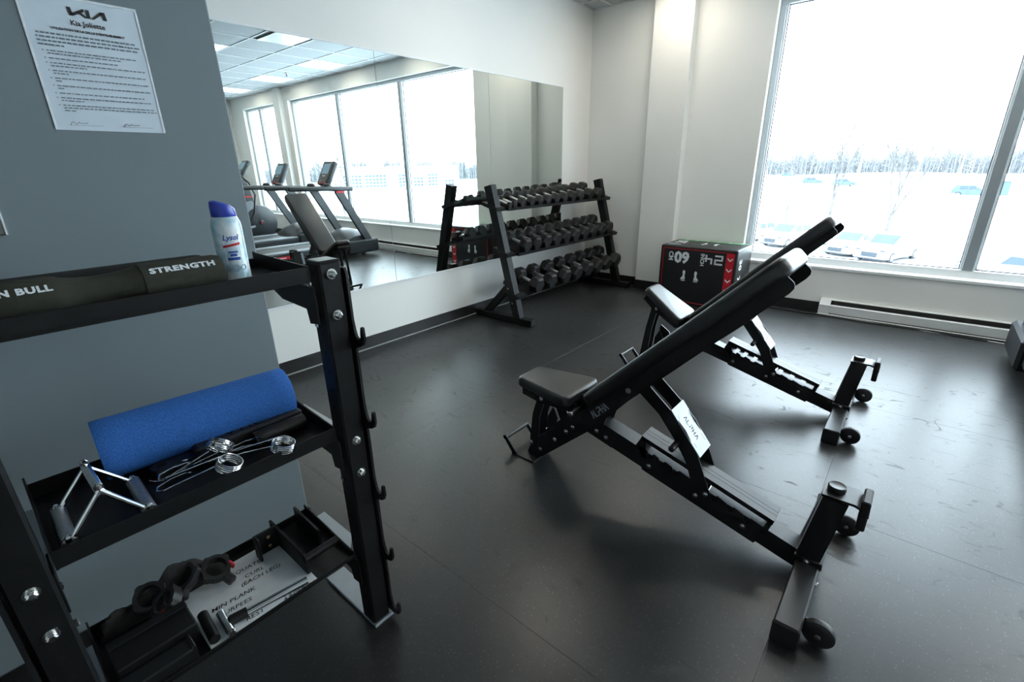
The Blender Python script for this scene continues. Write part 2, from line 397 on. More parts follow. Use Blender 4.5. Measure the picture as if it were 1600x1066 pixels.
coln = {-2.48: 'above the wall column', -.65: 'second from the mirror wall', 1.18: 'third from the mirror wall', 3.01: 'fourth from the mirror wall', 4.84: 'fifth from the mirror wall'}
for i in range(len(EX)-1):
    for j in range(len(EY)-1):
        x0, x1, y0, y1 = EX[i], EX[i+1], EY[j], EY[j+1]
        if x1 <= XP+.05 and y1 <= YP+.05: continue
        key = (round(x0, 2), round(y0, 2))
        if key in lightcells:
            if x0 < XP and y0 < YP: continue
            lab = 'square recessed ceiling light panel, %s, %s' % (rown[key[1]], coln[key[0]] if key[1] == 4.53 else coln[key[0]].replace('above the wall column', 'first from the mirror wall'))
            t = thing('ceiling_light', lab, 'ceiling light', (x0+.305, y0+.305, ZC), 'square ceiling light panels')
            q = G(); a, b, c, d = x0+.014, x1-.014, y0+.014, y1-.014
            for bx in ((a, b, c, c+.02), (a, b, d-.02, d), (a, a+.02, c, d), (b-.02, b, c, d)): q.box(*bx, ZC-.003, ZC+.025)
            obj('frame', q, M_grid, t); obj('diffuser', G().box(a+.02, b-.02, c+.02, d-.02, ZC+.002, ZC+.012), M_lamp, t); continue
        if key == vent:
            t = thing('ceiling_vent', 'square white ceiling air diffuser with dark end slots seen in the mirror', 'vent', (x0+.305, y0+.305, ZC))
            obj('plaque', G().box(x0+.02, x1-.02, y0+.075, y1-.075, ZC-.012, ZC-.002, .003), mat('bright_vent', (.9, .92, .93), .2), t)
            obj('throat', G().box(x0+.015, x1-.015, y0+.015, y1-.015, ZC+.004, ZC+.028), M_slot, t)
            continue
        sz = (round(x1-x0, 3), round(y1-y0, 3))
        if sz not in tile_me: tile_me[sz] = G().box(-sz[0]/2+.013, sz[0]/2-.013, -sz[1]/2+.013, sz[1]/2-.013, 0, .016, .004).mesh('ceiling_tile', M_ceil)
        obj('ceiling_tile', tile_me[sz], None, ce, loc=((x0+x1)/2, (y0+y1)/2, ZC+.004))
t = thing('ceiling_sprinkler', 'small sprinkler head hanging from the ceiling between two light panels', 'sprinkler', (2.55, 4.75, ZC-.03))
obj('escutcheon', G().lathe([(.03, .03), (.032, .026), (.012, .02)], (2.55, 4.75, ZC-.03)), M_chrome, t)
obj('deflector', G().lathe([(.006, .022), (.006, -.015), (.018, -.017), (.018, -.020)], (2.55, 4.75, ZC-.03)), M_slot, t)

# baseboards and edge strips
BH = .104
struct('baseboard_left', G().box(XW, XW+.007, YP, YW, 0, BH, .002), M_vinyl)
struct('baseboard_front', G().box(XW, -2.535, YW-.007, YW, 0, BH, .002).box(-2.118, XR, YW-.007, YW, 0, BH, .002), M_vinyl)
struct('baseboard_column', G().box(-2.542, -2.111, 5.288, 5.297, 0, BH, .002).box(-2.542, -2.534, 5.29, YW, 0, BH, .002).box(-2.119, -2.111, 5.29, YW, 0, BH, .002), M_vinyl)
struct('baseboard_partition', G().box(XP, XP+.007, YB, YP+.007, 0, BH, .002).box(XW, XP+.007, YP, YP+.007, 0, BH, .002), M_vinyl)
struct('baseboard_right', G().box(XR-.007, XR, YB, YW, 0, BH, .002), M_vinyl)
struct('trim_1', G().box(XW+.007, XW+.022, YP+.01, YW-.01, 0, .008, .002), M_caulk)
struct('trim_2', G().box(XW, XW+.011, .0+YP, 4.853, .500, .513, .001), M_frame)
struct('trim_3', G().box(XW, XW+.011, YP, 4.853, 2.219, 2.232, .001), M_frame)

# mirror panels
for k, (a, b, w) in enumerate(((1.183, 2.401, 'nearest the grey wall'), (2.403, 3.634, 'in the middle, behind the dumbbell rack post'), (3.636, 4.846, 'nearest the far corner, above the dumbbells'))):
    me = single('mirror_panel', G().box(XW+.001, XW+.007, a, b, .513, 2.219, .0008), M_mirror, 'tall frameless wall mirror panel %s' % w, 'mirror', (XW, a, .513), 'wall mirror panels')
single('mirror_panel', G().box(XW+.001, XW+.007, YP+.002, 1.181, .513, 2.219, .0008), M_mirror, 'narrow cut wall mirror panel partly hidden behind the grey wall', 'mirror', (XW, YP, .513), 'wall mirror panels')
# ------------------------------------------------------------ storage rack by the grey wall
R = thing('storage_rack', 'black steel storage rack with three trays and hooked uprights against grey wall', 'rack', (-1.25, .26, 0))
UY = ((-.101, -.038, -.112, -.105), (.566, .626, .630, .637))
HOOKZ = (1.021, .777, .535, .305, .081)
for k, (y0, y1, p0, p1) in enumerate(UY):
    u = obj('upright', G().box(-1.155, -1.09, y0, y1, .012, 1.192, .005), M_rackblk, R)
    q = G()
    for z in [1.162-.0525*i for i in range(22)]:
        q.cyl((-1.0895, (y0+y1)/2, z), (-1.0893, (y0+y1)/2, z), .0055, n=12)
        q.cyl((-1.122, y0-.0003, z), (-1.122, y0-.0005, z), .0055, n=12)
    obj('hole_row', q, M_hole, u)['kind'] = 'stuff'
    obj('end_cap', G().box(-1.153, -1.092, y0+.002, y1-.002, 1.19, 1.196, .003), M_plast, u)
    outl = [(-1.15, .02), (-1.083, .02)]
    for z in HOOKZ[::-1]:
        outl += [(-1.083, z-.066), (-1.073, z-.058), (-1.060, z-.056), (-1.046, z-.048), (-1.038, z-.030), (-1.040, z), (-1.048, z+.001), (-1.052, z-.012), (-1.054, z-.028), (-1.064, z-.036), (-1.074, z-.030), (-1.079, z-.014), (-1.083, z+.012)]
    outl = [(x, max(z, .012)) for x, z in outl]
    outl += [(-1.083, 1.160), (-1.090, 1.172), (-1.15, 1.172)]
    obj('hook_plate', G().prism(outl, p0, p1, 'Y'), M_rackblk, R)
    obj('foot', G().box(-1.39, -1.085, (.566 if k else -.10), (.636 if k else -.036), 0, .012, .002), M_cover, R)
    for z in ((1.162, 1.057, .690, .584, .29) if k else (1.162, 1.057, .694, .591, .29)):
        if k and z == .29: continue
        b = obj('bolt', G().lathe([(.0135, 0), (.0135, .0022), (.0095, .0024), (.0095, .009), (.007, .011)], (-1.09, (y0+y1)/2, z), 'X', 12), M_bolt, R)
        obj('bolt_head', G().lathe([(.0088, .0), (.0088, .006), (.006, .008)], (-1.084, (y0+y1)/2, z), 'X', 6), M_bolt, b)
        yy = y0-.001 if k else y1+.001
    for z in (1.138, 1.03, .56, .20) if k else (.655, .56): obj('bolt', G().lathe([(.009, 0), (.009, -.006), (.006, -.008)], (-1.135, y0 if k else y1, z), 'Y', 6) if k else G().lathe([(.009, 0), (.009, .006), (.006, .008)], (-1.13, y1, z), 'Y', 6), M_bolt, R)
TX0, TX1, TY0, TY1 = -1.40, -1.105, -.030, .548
TRZ = (1.155, .722, .302)
for z in TRZ:
    lo, hi, bk, tp_ = {1.155: (.008, .030, .022, .040), .722: (.016, .024, .036, .052), .302: (.004, .010, .026, .040)}[z]
    q = G().box(TX0, TX1, TY0, TY1, z-.003, z, .001)
    q.box(TX1-.004, TX1, TY0, TY1, z-lo, z+hi, .001); q.box(TX0, TX0+.004, TY0, TY1, z-.003, z+bk, .001)
    t = obj('tray', q, M_rackblk, R)
    for y, s in ((TY0, 1), (TY1, -1)):
        a, b = sorted((y, y+s*.004))
        obj('end_plate', G().prism([(TX1+.001, z-lo), (TX1+.001, z+hi+.002), (TX0+.012, z+tp_-.002), (TX0-.004, z+tp_), (TX0-.004, z-.004), (TX1-.05, z-.004)], a, b, 'Y'), M_rackblk, t)
        o = -s; e = y+o*.004
        yy = sorted((e, e+o*.05))
        zf = z-.018
        obj('flange', G().prism([(-1.389, yy[1] if o > 0 else yy[0]), (-1.385, e), (-1.19, e), (-1.165, e+o*.014), (-1.22, yy[1] if o > 0 else yy[0])], zf-.004, zf, 'Z'), M_cover, t)
        obj('gusset', G().prism([(-1.385, zf-.004), (-1.105, zf-.004), (-1.105, zf-.098), (-1.150, zf-.104), (-1.158, zf-.066), (-1.285, zf-.060), (-1.385, zf-.018)], *sorted((e, e+o*.004)), 'Y'), M_rackblk, t)

# barbell pad on the top tray
pr = []
for y, r in ((-.024, .031), (-.022, .036), (-.014, .0385), (.100, .0385), (.110, .0372), (.118, .033), (.14, .0295), (.165, .0280), (.19, .0290), (.215, .0325), (.232, .0365), (.2345, .037), (.2347, .0385), (.372, .0385), (.382, .036), (.384, .031)): pr.append((r, y))
PX, PZ = -1.178, 1.155+.0388
t = thing('barbell_pad', 'olive green foam barbell pad with white lettering lying on the top tray', 'barbell pad', (PX, .12, 1.155))
obj('foam_body', G().lathe(pr, (PX, 0, PZ), 'Y', 28), M_olive, t)
def wrap(g, y0, ang, r):
    """bend flat lettering (x along +y, y up) round the pad"""
    g.v = [(PX+(r+.0006)*math.cos(ang+b/r), y0+a, PZ+(r+.0006)*math.sin(ang+b/r)) for a, b, c in g.v]; return g
def fit(g, w):
    lo, hi = min(v[0] for v in g.v), max(v[0] for v in g.v); k = w/(hi-lo)
    g.v = [((x-(lo+hi)/2)*k, y, z) for x, y, z in g.v]; return g
obj('lettering', wrap(fit(text_g('STRENGTH', .0165, .0008, 1, space=1.12), .118), .306, .72, .0385), M_white, t, label='white lettering')
obj('lettering', wrap(fit(text_g('IRON BULL', .0165, .0008, 1, space=1.12), .104), .0505, .62, .0385), M_white, t, label='white lettering')

pr = [(.02, -.024), (.033, -.02), (.0355, -.012), (.0355, .358), (.034, .370), (.028, .378), (.012, .380)]
single('barbell_pad', G().lathe(pr, (PX-.0765, 0, 1.155+.036), 'Y', 24), mat('black_foam_fabric', (.010, .011, .012), .7, noise=(60, .2), bump=(500, .3)), 'plain black foam barbell pad behind the olive one on the top tray', 'barbell pad', (PX-.0765, .18, 1.155))

# spray can
CX, CY, CZ = -1.245, .437, 1.1555
def can_mat():
    m = mat('can_print', (.6, .7, .75), .28, coat=.3); nt = m.node_tree; b = nt.nodes['Principled BSDF']; L = nt.links.new
    tc = nt.nodes.new('ShaderNodeTexCoord'); n = nt.nodes.new('ShaderNodeTexNoise'); n.inputs['Scale'].default_value = 22; n.inputs['Detail'].default_value = 5; L(tc.outputs['Object'], n.inputs['Vector'])
    r = nt.nodes.new('ShaderNodeValToRGB'); L(n.outputs['Fac'], r.inputs[0]); e = r.color_ramp.elements
    e[0].position = .36; e[0].color = (.20, .46, .58, 1); e[1].position = .60; e[1].color = (.78, .84, .87, 1); L(r.outputs[0], b.inputs['Base Color']); return m
t = thing('spray_can', 'white and pale blue disinfectant spray can with blue cap on top tray', 'spray can', (CX, CY, CZ))
obj('can_body', G().lathe([(.030, 0), (.0325, .002), (.0325, .006), (.0315, .008), (.0318, .128), (.0310, .136), (.027, .147), (.0255, .150)], (CX, CY, CZ), n=32), can_mat(), t)
obj('rim', G().lathe([(.0328, .001), (.0332, .003), (.0328, .006)], (CX, CY, CZ), n=32), M_chrome, t)
q = G(); prof = [(.0255, .150), (.0262, .152), (.0258, .172), (.0245, .181), (.018, .186), (.008, .187)]
q.lathe(prof, (CX, CY, CZ), n=28)
q.v = [(x, y, z-(.010*((y-CY)/.026+.6) if z > CZ+.168 else 0)) for x, y, z in q.v]
obj('cap', q, M_capblue, t)
def oncan(g, z0, a0=.05, r=.0321):
    """flat print (x to the right, y up) bent round the can, facing +x -y"""
    a0 = a0-.30
    g.v = [(CX+(r+c)*math.cos(a0+a/r), CY+(r+c)*math.sin(a0+a/r), CZ+z0+b) for a, b, c in g.v]; return g
obj('label_panel', oncan(place(G().box(-.016, .016, -.045, .035, 0, .0002), Matrix()), .088, r=.0319), M_white, t)
obj('lettering', oncan(text_g('Lysol', .017, .0004, .95, shear=.25, t=.0008), .104), M_prtblue, t, label='blue script lettering')
g = G(); n = 8
for i in range(n): 
    a, b = -.018+.036*i/n, -.018+.036*(i+1)/n; g.prism([(a, -.0035+a*.15), (b, -.0035+b*.15), (b, .002+b*.15), (a, .002+a*.15)], .0004, .0009, 'Z')
obj('stripe', oncan(g, .088), M_red, t, label='red stripe')
g = G()
for zz, h, w in ((.0715, .004, .010), (.0645, .006, .007), (.056, .0065, .013)):
    for i in range(6): g.box(-w+2*w*i/6, -w+2*w*(i+1)/6, zz-.06-h/2, zz-.06+h/2, .0004, .0009)
obj('print_bar', oncan(g, .06), M_prtblue, t, label='blue print bars')
ring = lambda cx, r: [[(cx+r*math.cos(2*PI*k/14), r*math.sin(2*PI*k/14)) for k in range(15)]]
g = G().stroke(ring(0, .008), .0014, .0009); g.stroke(ring(0, .004), .0012, .0009); g.stroke(ring(.017, .006), .001, .0009); g.stroke(ring(-.017, .006), .001, .0009)
obj('ring_print', oncan(g, .034), M_prtcyan, t, label='pale blue ring print')

# foam roller on the middle tray
z = TRZ[1]
a, b = Vector((-1.358, .100, z+.0745)), Vector((-1.325, .530, z+.0735)); d = (b-a).normalized()
q = G(); rr = .072
ringsp = [(0, rr*.3), (0, rr*.97), (.004, rr)]+[(.43*i/12, rr) for i in range(1, 12)]+[(.427, rr), (.431, rr*.97), (.431, rr*.3)]
mm = frame_m(a, (0, 0, 1), d.cross(Vector((0,0,1))).normalized())
q.lathe([(r, h) for h, r in ringsp], n=40); u = Vector((0,0,1)); mm = Matrix((u.cross(d).normalized(), d.cross(u.cross(d)).normalized(), d)).transposed().to_4x4(); mm.translation = a
place(q, mm); single('foam_roller', q, M_blue, 'blue textured foam roller lying along the back of the middle tray', 'foam roller', tuple(a-Vector((0,0,rr))))

# black bar attachment in front of the roller
t = thing('bar_attachment', 'black steel bar attachment with eyelet end and dark lettering below blue roller', 'bar attachment', (-1.25, .38, z))
obj('arm', G().box(-1.302, -1.246, .262, .532, z+.001, z+.041, .006), M_plast, t)
q = G(); ey = []
q.prism([(-1.293, .275), (-1.25, .275), (-1.25, .215)]+[(-1.2715+.0215*math.cos(a), .19+.0215*math.sin(a)) for a in [-PI*k/8 for k in range(0, 9)]]+[(-1.293, .215)], z+.006, z+.024, 'Z')
obj('eyelet_plate', q, M_plast, t)
obj('eyelet_hole', G().cyl((-1.2715, .192, z+.0242), (-1.2715, .192, z+.0246), .0105, n=18), M_hole, t)
obj('handle_tube', G().tube([(-1.222, .385, z+.02), (-1.222, .52, z+.02)], .0195, 18), M_rub, t)
obj('collar_block', G().box(-1.30, -1.225, .262, .30, z+.001, z+.03, .004), M_plast, t)
g = place(alpha_g(.026, .024, .5), frame_m((-1.274, .42, z+.0412), (0, -1, 0), (1, 0, 0)))
obj('lettering', g, M_hole, t, label='dark angular lettering')

# chrome double handle grip
zt = z+.001
A, B, Gp, F = Vector((-1.264, .002, zt+.014)), Vector((-1.127, .000, zt+.014)), Vector((-1.262, .132, zt+.014)), Vector((-1.118, .128, zt+.014))
Ea, Ca = Vector((-1.262, .066, z+.093)), Vector((-1.135, .066, z+.093))
t = thing('double_handle_grip', 'chrome V-shaped double handle grip with knurled handles on middle tray', 'cable handle', (-1.19, .066, z))
obj('apex_tube', G().tube([Ea, Ca], .0085, 14), M_chrome, t)
for P, Q in ((A, B), (Gp, F)): obj('grip', G().tube([P+(P-Q)*.04, Q+(Q-P)*.04], .0135, 16), M_knurl, t)
for P, Q in ((Ea, A), (Ca, B), (Ea, Gp), (Ca, F)): obj('rod', G().tube([P, Q], .0052, 10), M_chrome, t)
for P in (A, B, Gp, F, Ea, Ca): obj('rivet', G().lathe([(.004, -.008), (.008, -.004), (.008, .004), (.004, .008)], P+Vector((0,0,.009)), n=10), M_chrome, t)

# spring collars
def collar(c, ax, ang1, ang2, label, arm=.115, base=None):
    """coil round axis ax at c with two looped arms leaving at angles"""
    t = thing('spring_collar', label, 'barbell collar', (c[0], c[1], z), 'chrome spring collars')
    c = Vector(c); ax = Vector(ax).normalized(); u = ax.cross(Vector((0,0,1))).normalized(); w = ax.cross(u)
    pts = []; n = 5; R0 = .0265; st = ang1
    for i in range(n*18+1):
        a = st+2*PI*i/18; pts.append(c+ax*(-.012+.024*i/(n*18))+(u*math.cos(a)+w*math.sin(a))*R0)
    obj('coil', G().tube(pts, .0021, 7), M_chrome, t)
    for P, dirv in ((pts[0], ang2[0]), (pts[-1], ang2[1])):
        d = Vector(dirv).normalized(); s = d.cross(Vector((0,0,1))).normalized(); e = P+d*arm; L = [P, P+d*arm*.5, e]
        L += [e+d*.020-s*.002, e+d*.032+s*.008, e+d*.028+s*.024, e-d*.002+s*.034, e-d*.028+s*.032, e-d*.040+s*.022]
        obj('arm', G().tube([(p.x, p.y, max(p.z, z+.0025)) for p in L], .0022, 7), M_chrome, t)
collar((-1.196, .300, z+.055), (-.35, .6, .55), 2.2, ((-.30, -1, -.25), (-.05, -1, -.28)), 'chrome spring collar lying on top of another one, coil tilted')
collar((-1.140, .295, z+.028), (.2, .35, .8), 3.6, ((-.06, -1, -.08), (.0, -1, .02)), 'chrome spring collar lying underneath another one at the tray edge', .105)
collar((-1.128, .418, z+.024), (.15, .25, .9), 3.4, ((-.22, -1, .10), (-.30, -1, -.05)), 'chrome spring collar lying alone at the right of the middle tray', .085)

# lower tray
z = TRZ[2]
bd = thing('whiteboard', 'small white board with handwritten workout lying on the bottom tray', 'whiteboard', (-1.24, .29, z))
obj('board', G().box(-1.366, -1.112, .152, .428, z+.001, z+.006, .001), M_white, bd)
for s, x, y, h in (('SQUATS', -1.310, .312, .020), ('CURL', -1.276, .322, .020), ('(EACH LEG)', -1.250, .330, .0195), ('MIN PLANK', -1.222, .245, .020), ('BURPEES', -1.192, .238, .020), ('REST', -1.128, .262, .020), ('4 ROUNDS', -1.110, .375, .017)):
    obj('handwriting', place(text_g(s, h, .0001, 1.05, shear=.2), frame_m((x, y, z+.0062), (.10, 1, 0), (-1, .1, 0))), M_ink, bd, label='handwritten line in black marker')
t = thing('chrome_bar', 'short chrome bar with black rubber end lying on the white board', 'bar', (-1.13, .32, z+.006))
obj('shaft', G().tube([(-1.139, .245, z+.0172), (-1.118, .402, z+.0172)], .0105, 16), M_chrome, t)
obj('rubber_end', G().tube([(-1.146, .210, z+.0195), (-1.139, .250, z+.0195)], .0135, 16), M_rub, t)
t = thing('black_peg', 'hollow black steel peg lying on the white board next to a bolt', 'peg', (-1.17, .168, z+.006))
obj('peg_tube', G().tube([(-1.222, .172, z+.019), (-1.120, .166, z+.019)], .0125, 18), M_rackblk, t)
obj('bore', G().tube([(-1.121, .166, z+.019), (-1.1192, .1659, z+.019)], .0088, 16), M_hole, t)
t = thing('steel_bolt', 'thick dark steel bolt with bright tip lying beside the black peg', 'bolt', (-1.15, .203, z+.006))
obj('shank', G().cyl((-1.190, .203, z+.018), (-1.110, .200, z+.018), .011, n=18), M_bolt, t)
obj('tip', G().cyl((-1.110, .200, z+.018), (-1.103, .1998, z+.018), .011, .008, n=18), M_chrome, t)

t = thing('roller_bracket', 'black steel bracket of two upright plates joined by a round bar', 'bracket', (-1.24, .46, z))
obj('side_plate', G().prism([(-1.368, z+.002), (-1.15, z+.002), (-1.142, z+.01), (-1.142, z+.066), (-1.155, z+.076), (-1.368, z+.076)], .418, .425, 'Y'), M_rackblk, t)
obj('side_plate', G().prism([(-1.378, z+.002), (-1.226, z+.002), (-1.226, z+.062), (-1.378, z+.070)], .500, .507, 'Y'), M_rackblk, t)
obj('cross_bar', G().tube([(-1.150, .418, z+.058), (-1.150, .520, z+.058)], .0115, 16), M_rackblk, t)
w = obj('wing_plate', G().box(-1.328, -1.320, .352, .418, z+.008, z+.084, .002), M_rackblk, t)
obj('wing_lip', G().box(-1.32, -1.296, .352, .360, z+.006, z+.084, .002), M_rackblk, t)
for zz in (.028, .060): obj('wood_plug', G().lathe([(.005, 0), (.005, .0015)], (-1.32, .392, z+zz), 'X', 12), mat('tan_plug', (.32, .20, .11), .6), w)

t = thing('channel_beam', 'long black steel channel lying at the front of the bottom tray', 'beam', (-1.21, .1, z))
obj('channel', G().box(-1.262, -1.166, -.012, .150, z+.001, z+.056, .004), M_rackblk, t)
obj('top_lip', G().box(-1.262, -1.236, -.012, .150, z+.056, z+.062, .002), M_rackblk, t)
t = thing('flat_bar', 'flat black steel bar leaning in front of the channel on bottom tray', 'bar', (-1.13, .05, z))
obj('slat', G().box(-1.160, -1.112, -.02, .125, z+.001, z+.040, .004), M_pow, t)
obj('end_lip', G().box(-1.160, -1.112, .119, .127, z+.001, z+.046, .002), M_pow, t)

def clamp(c, rot, lab, red):
    t = thing('clamp_collar', lab, 'barbell collar', c, 'black plastic clamp collars', rot)
    q = G(); R1, R2 = .036, .0265
    n = 28
    for r0, r1, z0, z1 in ((R2, R1, -.013, .013),):
        vs = []
        for k in range(n):
            a = 2*PI*k/n; bump = 1.14 if k % 7 in (0, 1) else 1
            for r, zz in ((r0, z0), (r1*bump, z0), (r1*bump, z1), (r0, z1)): vs.append((r*math.cos(a), r*math.sin(a), zz))
        q.add(vs, [(4*k+i, 4*k+(i+1) % 4, 4*((k+1) % n)+(i+1) % 4, 4*((k+1) % n)+i) for k in range(n) for i in range(4)])
    obj('clamp_ring', q, M_plast, t, world=False)
    obj('lever', G().box(.030, .062, -.012, .012, -.011, .011, .004), M_plast, t, world=False)
    if red: obj('release_tab', G().box(.012, .034, .024, .033, -.004, .015, .003), M_red, t, world=False, label='red release tab')
clamp((-1.352, .098, z+.052), (.35, .5, .3), 'black plastic clamp collar farthest left on the bottom tray, at the back', False)
clamp((-1.300, .120, z+.050), (.25, .55, -1.2), 'black plastic clamp collar in front of the others, behind the channel', True)
clamp((-1.345, .178, z+.060), (.3, .45, -.5), 'black plastic clamp collar second from the white board, at the back', False)
clamp((-1.322, .246, z+.050), (.1, .5, .4), 'black plastic clamp collar resting on the white board, red tab up', True)
q = G(); nu, nv = 26, 10; vs = []
for i in range(nu):
    for j in range(nv):
        u_, v_ = i/(nu-1), j/(nv-1); h = .105*math.sin(PI*min(1, u_*1.02))**.5*(.75+.25*math.sin(9*u_+2))*math.sin(PI*v_*.98+.03)
        vs.append((-1.392+.05*v_, -.02+.31*u_, z+.002+h+.006*math.sin(31*u_+7*v_)*(0 < j < nv-1)))
q.add(vs, [(i*nv+j, i*nv+j+1, (i+1)*nv+j+1, (i+1)*nv+j) for i in range(nu-1) for j in range(nv-1)])
q.add([v if k % nv in (0, nv-1) else v for k, v in enumerate([(a, b, z+.002) for a, b, c in vs])], [(i*nv+j, (i+1)*nv+j, (i+1)*nv+j+1, i*nv+j+1) for i in range(nu-1) for j in range(nv-1)])
single('cloth_bag', q, mat('black_cloth', (.010, .010, .011), .8, noise=(40, .3), bump=(90, .5)), 'crumpled black cloth bag bulging along the back of the bottom tray', 'bag', (-1.37, .13, z))

# notice on the grey wall
n0 = frame_m((XP, .373, 1.657), (0, 1, 0), (0, 0, 1))
pw, ph_ = .233, .297
t = thing('paper_notice', 'white typed paper notice with black logo taped to the grey wall', 'notice', (XP, .373, 1.657))
def flat(g, dz=0): return place(g, n0 @ Matrix.Translation((0, 0, .0022+dz)))
q = G(); nx, ny = 8, 10; vs = []
for i in range(nx+1):
    for j in range(ny+1):
        x, y = -pw/2+pw*i/nx, -ph_/2+ph_*j/ny; vs.append((x, y, .0010+.0006*math.sin(17*x+23*y)))
for i in range(nx+1):
    for j in range(ny+1): vs.append((vs[i*(ny+1)+j][0], vs[i*(ny+1)+j][1], .0002))
I = lambda i, j: i*(ny+1)+j
fs = [(I(i,j), I(i+1,j), I(i+1,j+1), I(i,j+1)) for i in range(nx) for j in range(ny)]; N_ = (nx+1)*(ny+1)
rim_ = [I(i,0) for i in range(nx+1)]+[I(nx,j) for j in range(1, ny+1)]+[I(i,ny) for i in range(nx-1,-1,-1)]+[I(0,j) for j in range(ny-1,0,-1)]
fs += [(a, b, b+N_, a+N_) for a, b in zip(rim_, rim_[1:]+rim_[:1])]
q.add(vs, fs); obj('sheet', place(q, n0), M_paper, t)
k = .001
lg = G()
for poly in ([(-36,9),(-29,9),(-27,-7),(-34,-7)], [(-31,-7),(-27,-7),(-6,4),(-6,9),(-9,9),(-28,-1.5)], [(-17,-.5),(-12,2),(-1,-8),(-8,-8)], [(-4,9),(3,9),(3,-8),(-4,-8)][::1], [(3,-8),(9,-8),(27,5),(27,9),(23,9)], [(24,9),(31,9),(33,-7),(26,-7)]):
    lg.prism([(x*.0011, y*.0011) for x, y in poly], 0, .0004, 'Z')
obj('logo', flat(place(lg, Matrix.Translation((.012, .117, 0)))), M_ink, t, label='angular black logo')
obj('lettering', flat(place(text_g('Kia Joliette', .0150, .0003, 1.02), Matrix.Translation((.006, .0935, 0)))), M_ink, t, label='bold black heading')
obj('lettering', flat(place(text_g("UTILISATION DE LA SALLE D'ENTRAÎNEMENT", .0068, .0003, 1.05), Matrix.Translation((.004, .0765, 0)))), M_ink, t, label='bold underlined line')
M_ink2 = mat('grey_ink', (.16, .20, .24), .6)
rl = random.Random(3)
def words(x0, x1, y, h, part):
    g = G(); x = x0
    while x < x1:
        w = rl.uniform(.003, .012)
        if x+w > x1+.004: break
        g.box(x, x+w, y-h/2, y+h/2, 0, .0003); x += w+.0022
    return g
y = .0640
for x0, x1 in ((-.098, .098), (-.100, .100), (-.100, .101), (-.100, -.052)): obj('text_line', flat(words(x0, x1, y, .0036, t)), M_ink2, t); y -= .0082
y -= .004
for para in ((.095, .055), (.045,), (.100, -.02), (.098, -.06), (.1, -.07), (.1, -.08), (.085,), (.1, -.04), (.1, .105, -.07)):
    for q_, x1 in enumerate(para):
        gq = words(-.088, x1, y, .0024, t)
        if q_ == 0: gq.box(-.096, -.0935, y-.001, y+.001, 0, .0003)
        obj('text_line', flat(gq), M_ink2, t); y -= .0062
    y -= .0040
for x in (-.055, .055):
    obj('signature_line', flat(G().box(x-.034, x+.034, -.1372, -.1366, 0, .0003)), M_ink2, t)
    obj('signature', flat(G().stroke([[(x-.03+.0035*i, -.134+.005*abs(math.sin(2.3*i))-.003*(i % 3 == 0)) for i in range(11)]], .0009, .0004)), M_ink, t)
for x0, x1, y0, y1 in ((-.1165, -.112, -.147, .14), (.1125, .1165, -.147, .14), (-.112, .1125, .143, .1475)):
    obj('tape', flat(G().box(x0, x1, y0, y1, .0001, .0004)), M_lam, t)
t = thing('wall_plate', 'brushed metal plate with bright edge on grey wall left of the notice', 'wall plate', (XP, .06, 1.32))
obj('plate', G().box(XP, XP+.006, .0, .104, 1.269, 1.42, .003), mat('brushed_nickel', (.20, .20, .19), .4, metal=.6, noise=(50, .1)), t)
obj('bevel', G().box(XP, XP+.008, .1035, .108, 1.267, 1.42, .002), M_chrome, t)
# ------------------------------------------------------------ dumbbell rack and dumbbells
RK = thing('dumbbell_rack', 'black three tier dumbbell rack standing against the mirror wall', 'dumbbell rack', (-2.95, 4.28, 0))
def post_x(z): return -2.755-.269*(z-.06)
for yc in (3.335, 5.235):
    y0, y1 = yc-.035, yc+.035
    obj('foot', G().box(-3.29, -2.58, y0, y1, .004, .066, .003), M_rackblk, RK)
    for x in (-3.25, -2.62): obj('foot_pad', G().lathe([(.022, 0), (.025, .005)], (x, yc, 0), n=14), M_rub, RK)
    w = .042
    obj('post', G().prism([(post_x(.066)-w, .066), (post_x(.066)+w, .066), (post_x(1.25)+w, 1.262), (post_x(1.25)-w, 1.243)], y0, y1, 'Y'), M_rackblk, RK)
    obj('brace', G().prism([(-3.19, .066), (-3.10, .066), (-2.86, .31), (-2.86, .40)], y0+.008, y1-.008, 'Y'), M_rackblk, RK)
    s = 1 if yc < 4 else -1
    for x, z in ((-2.80, .20), (-2.85, .335)): obj('bolt', G().lathe([(.009, 0), (.009, -.006), (.006, -.008)], (x, y0, z), 'Y', 6), M_bolt, RK)
A16 = math.radians(16.5); SX = math.cos(A16); SZ = math.sin(A16)
SHELF = [(-2.935, 1.028), (-2.818, .625), (-2.700, .245)]
def on_shelf(k, s, h):
    """point s behind the front edge of tier k along the slope, h above the tray"""
    x, z = SHELF[k]; return (x-s*SX+h*SZ, z+s*SZ+h*SX)
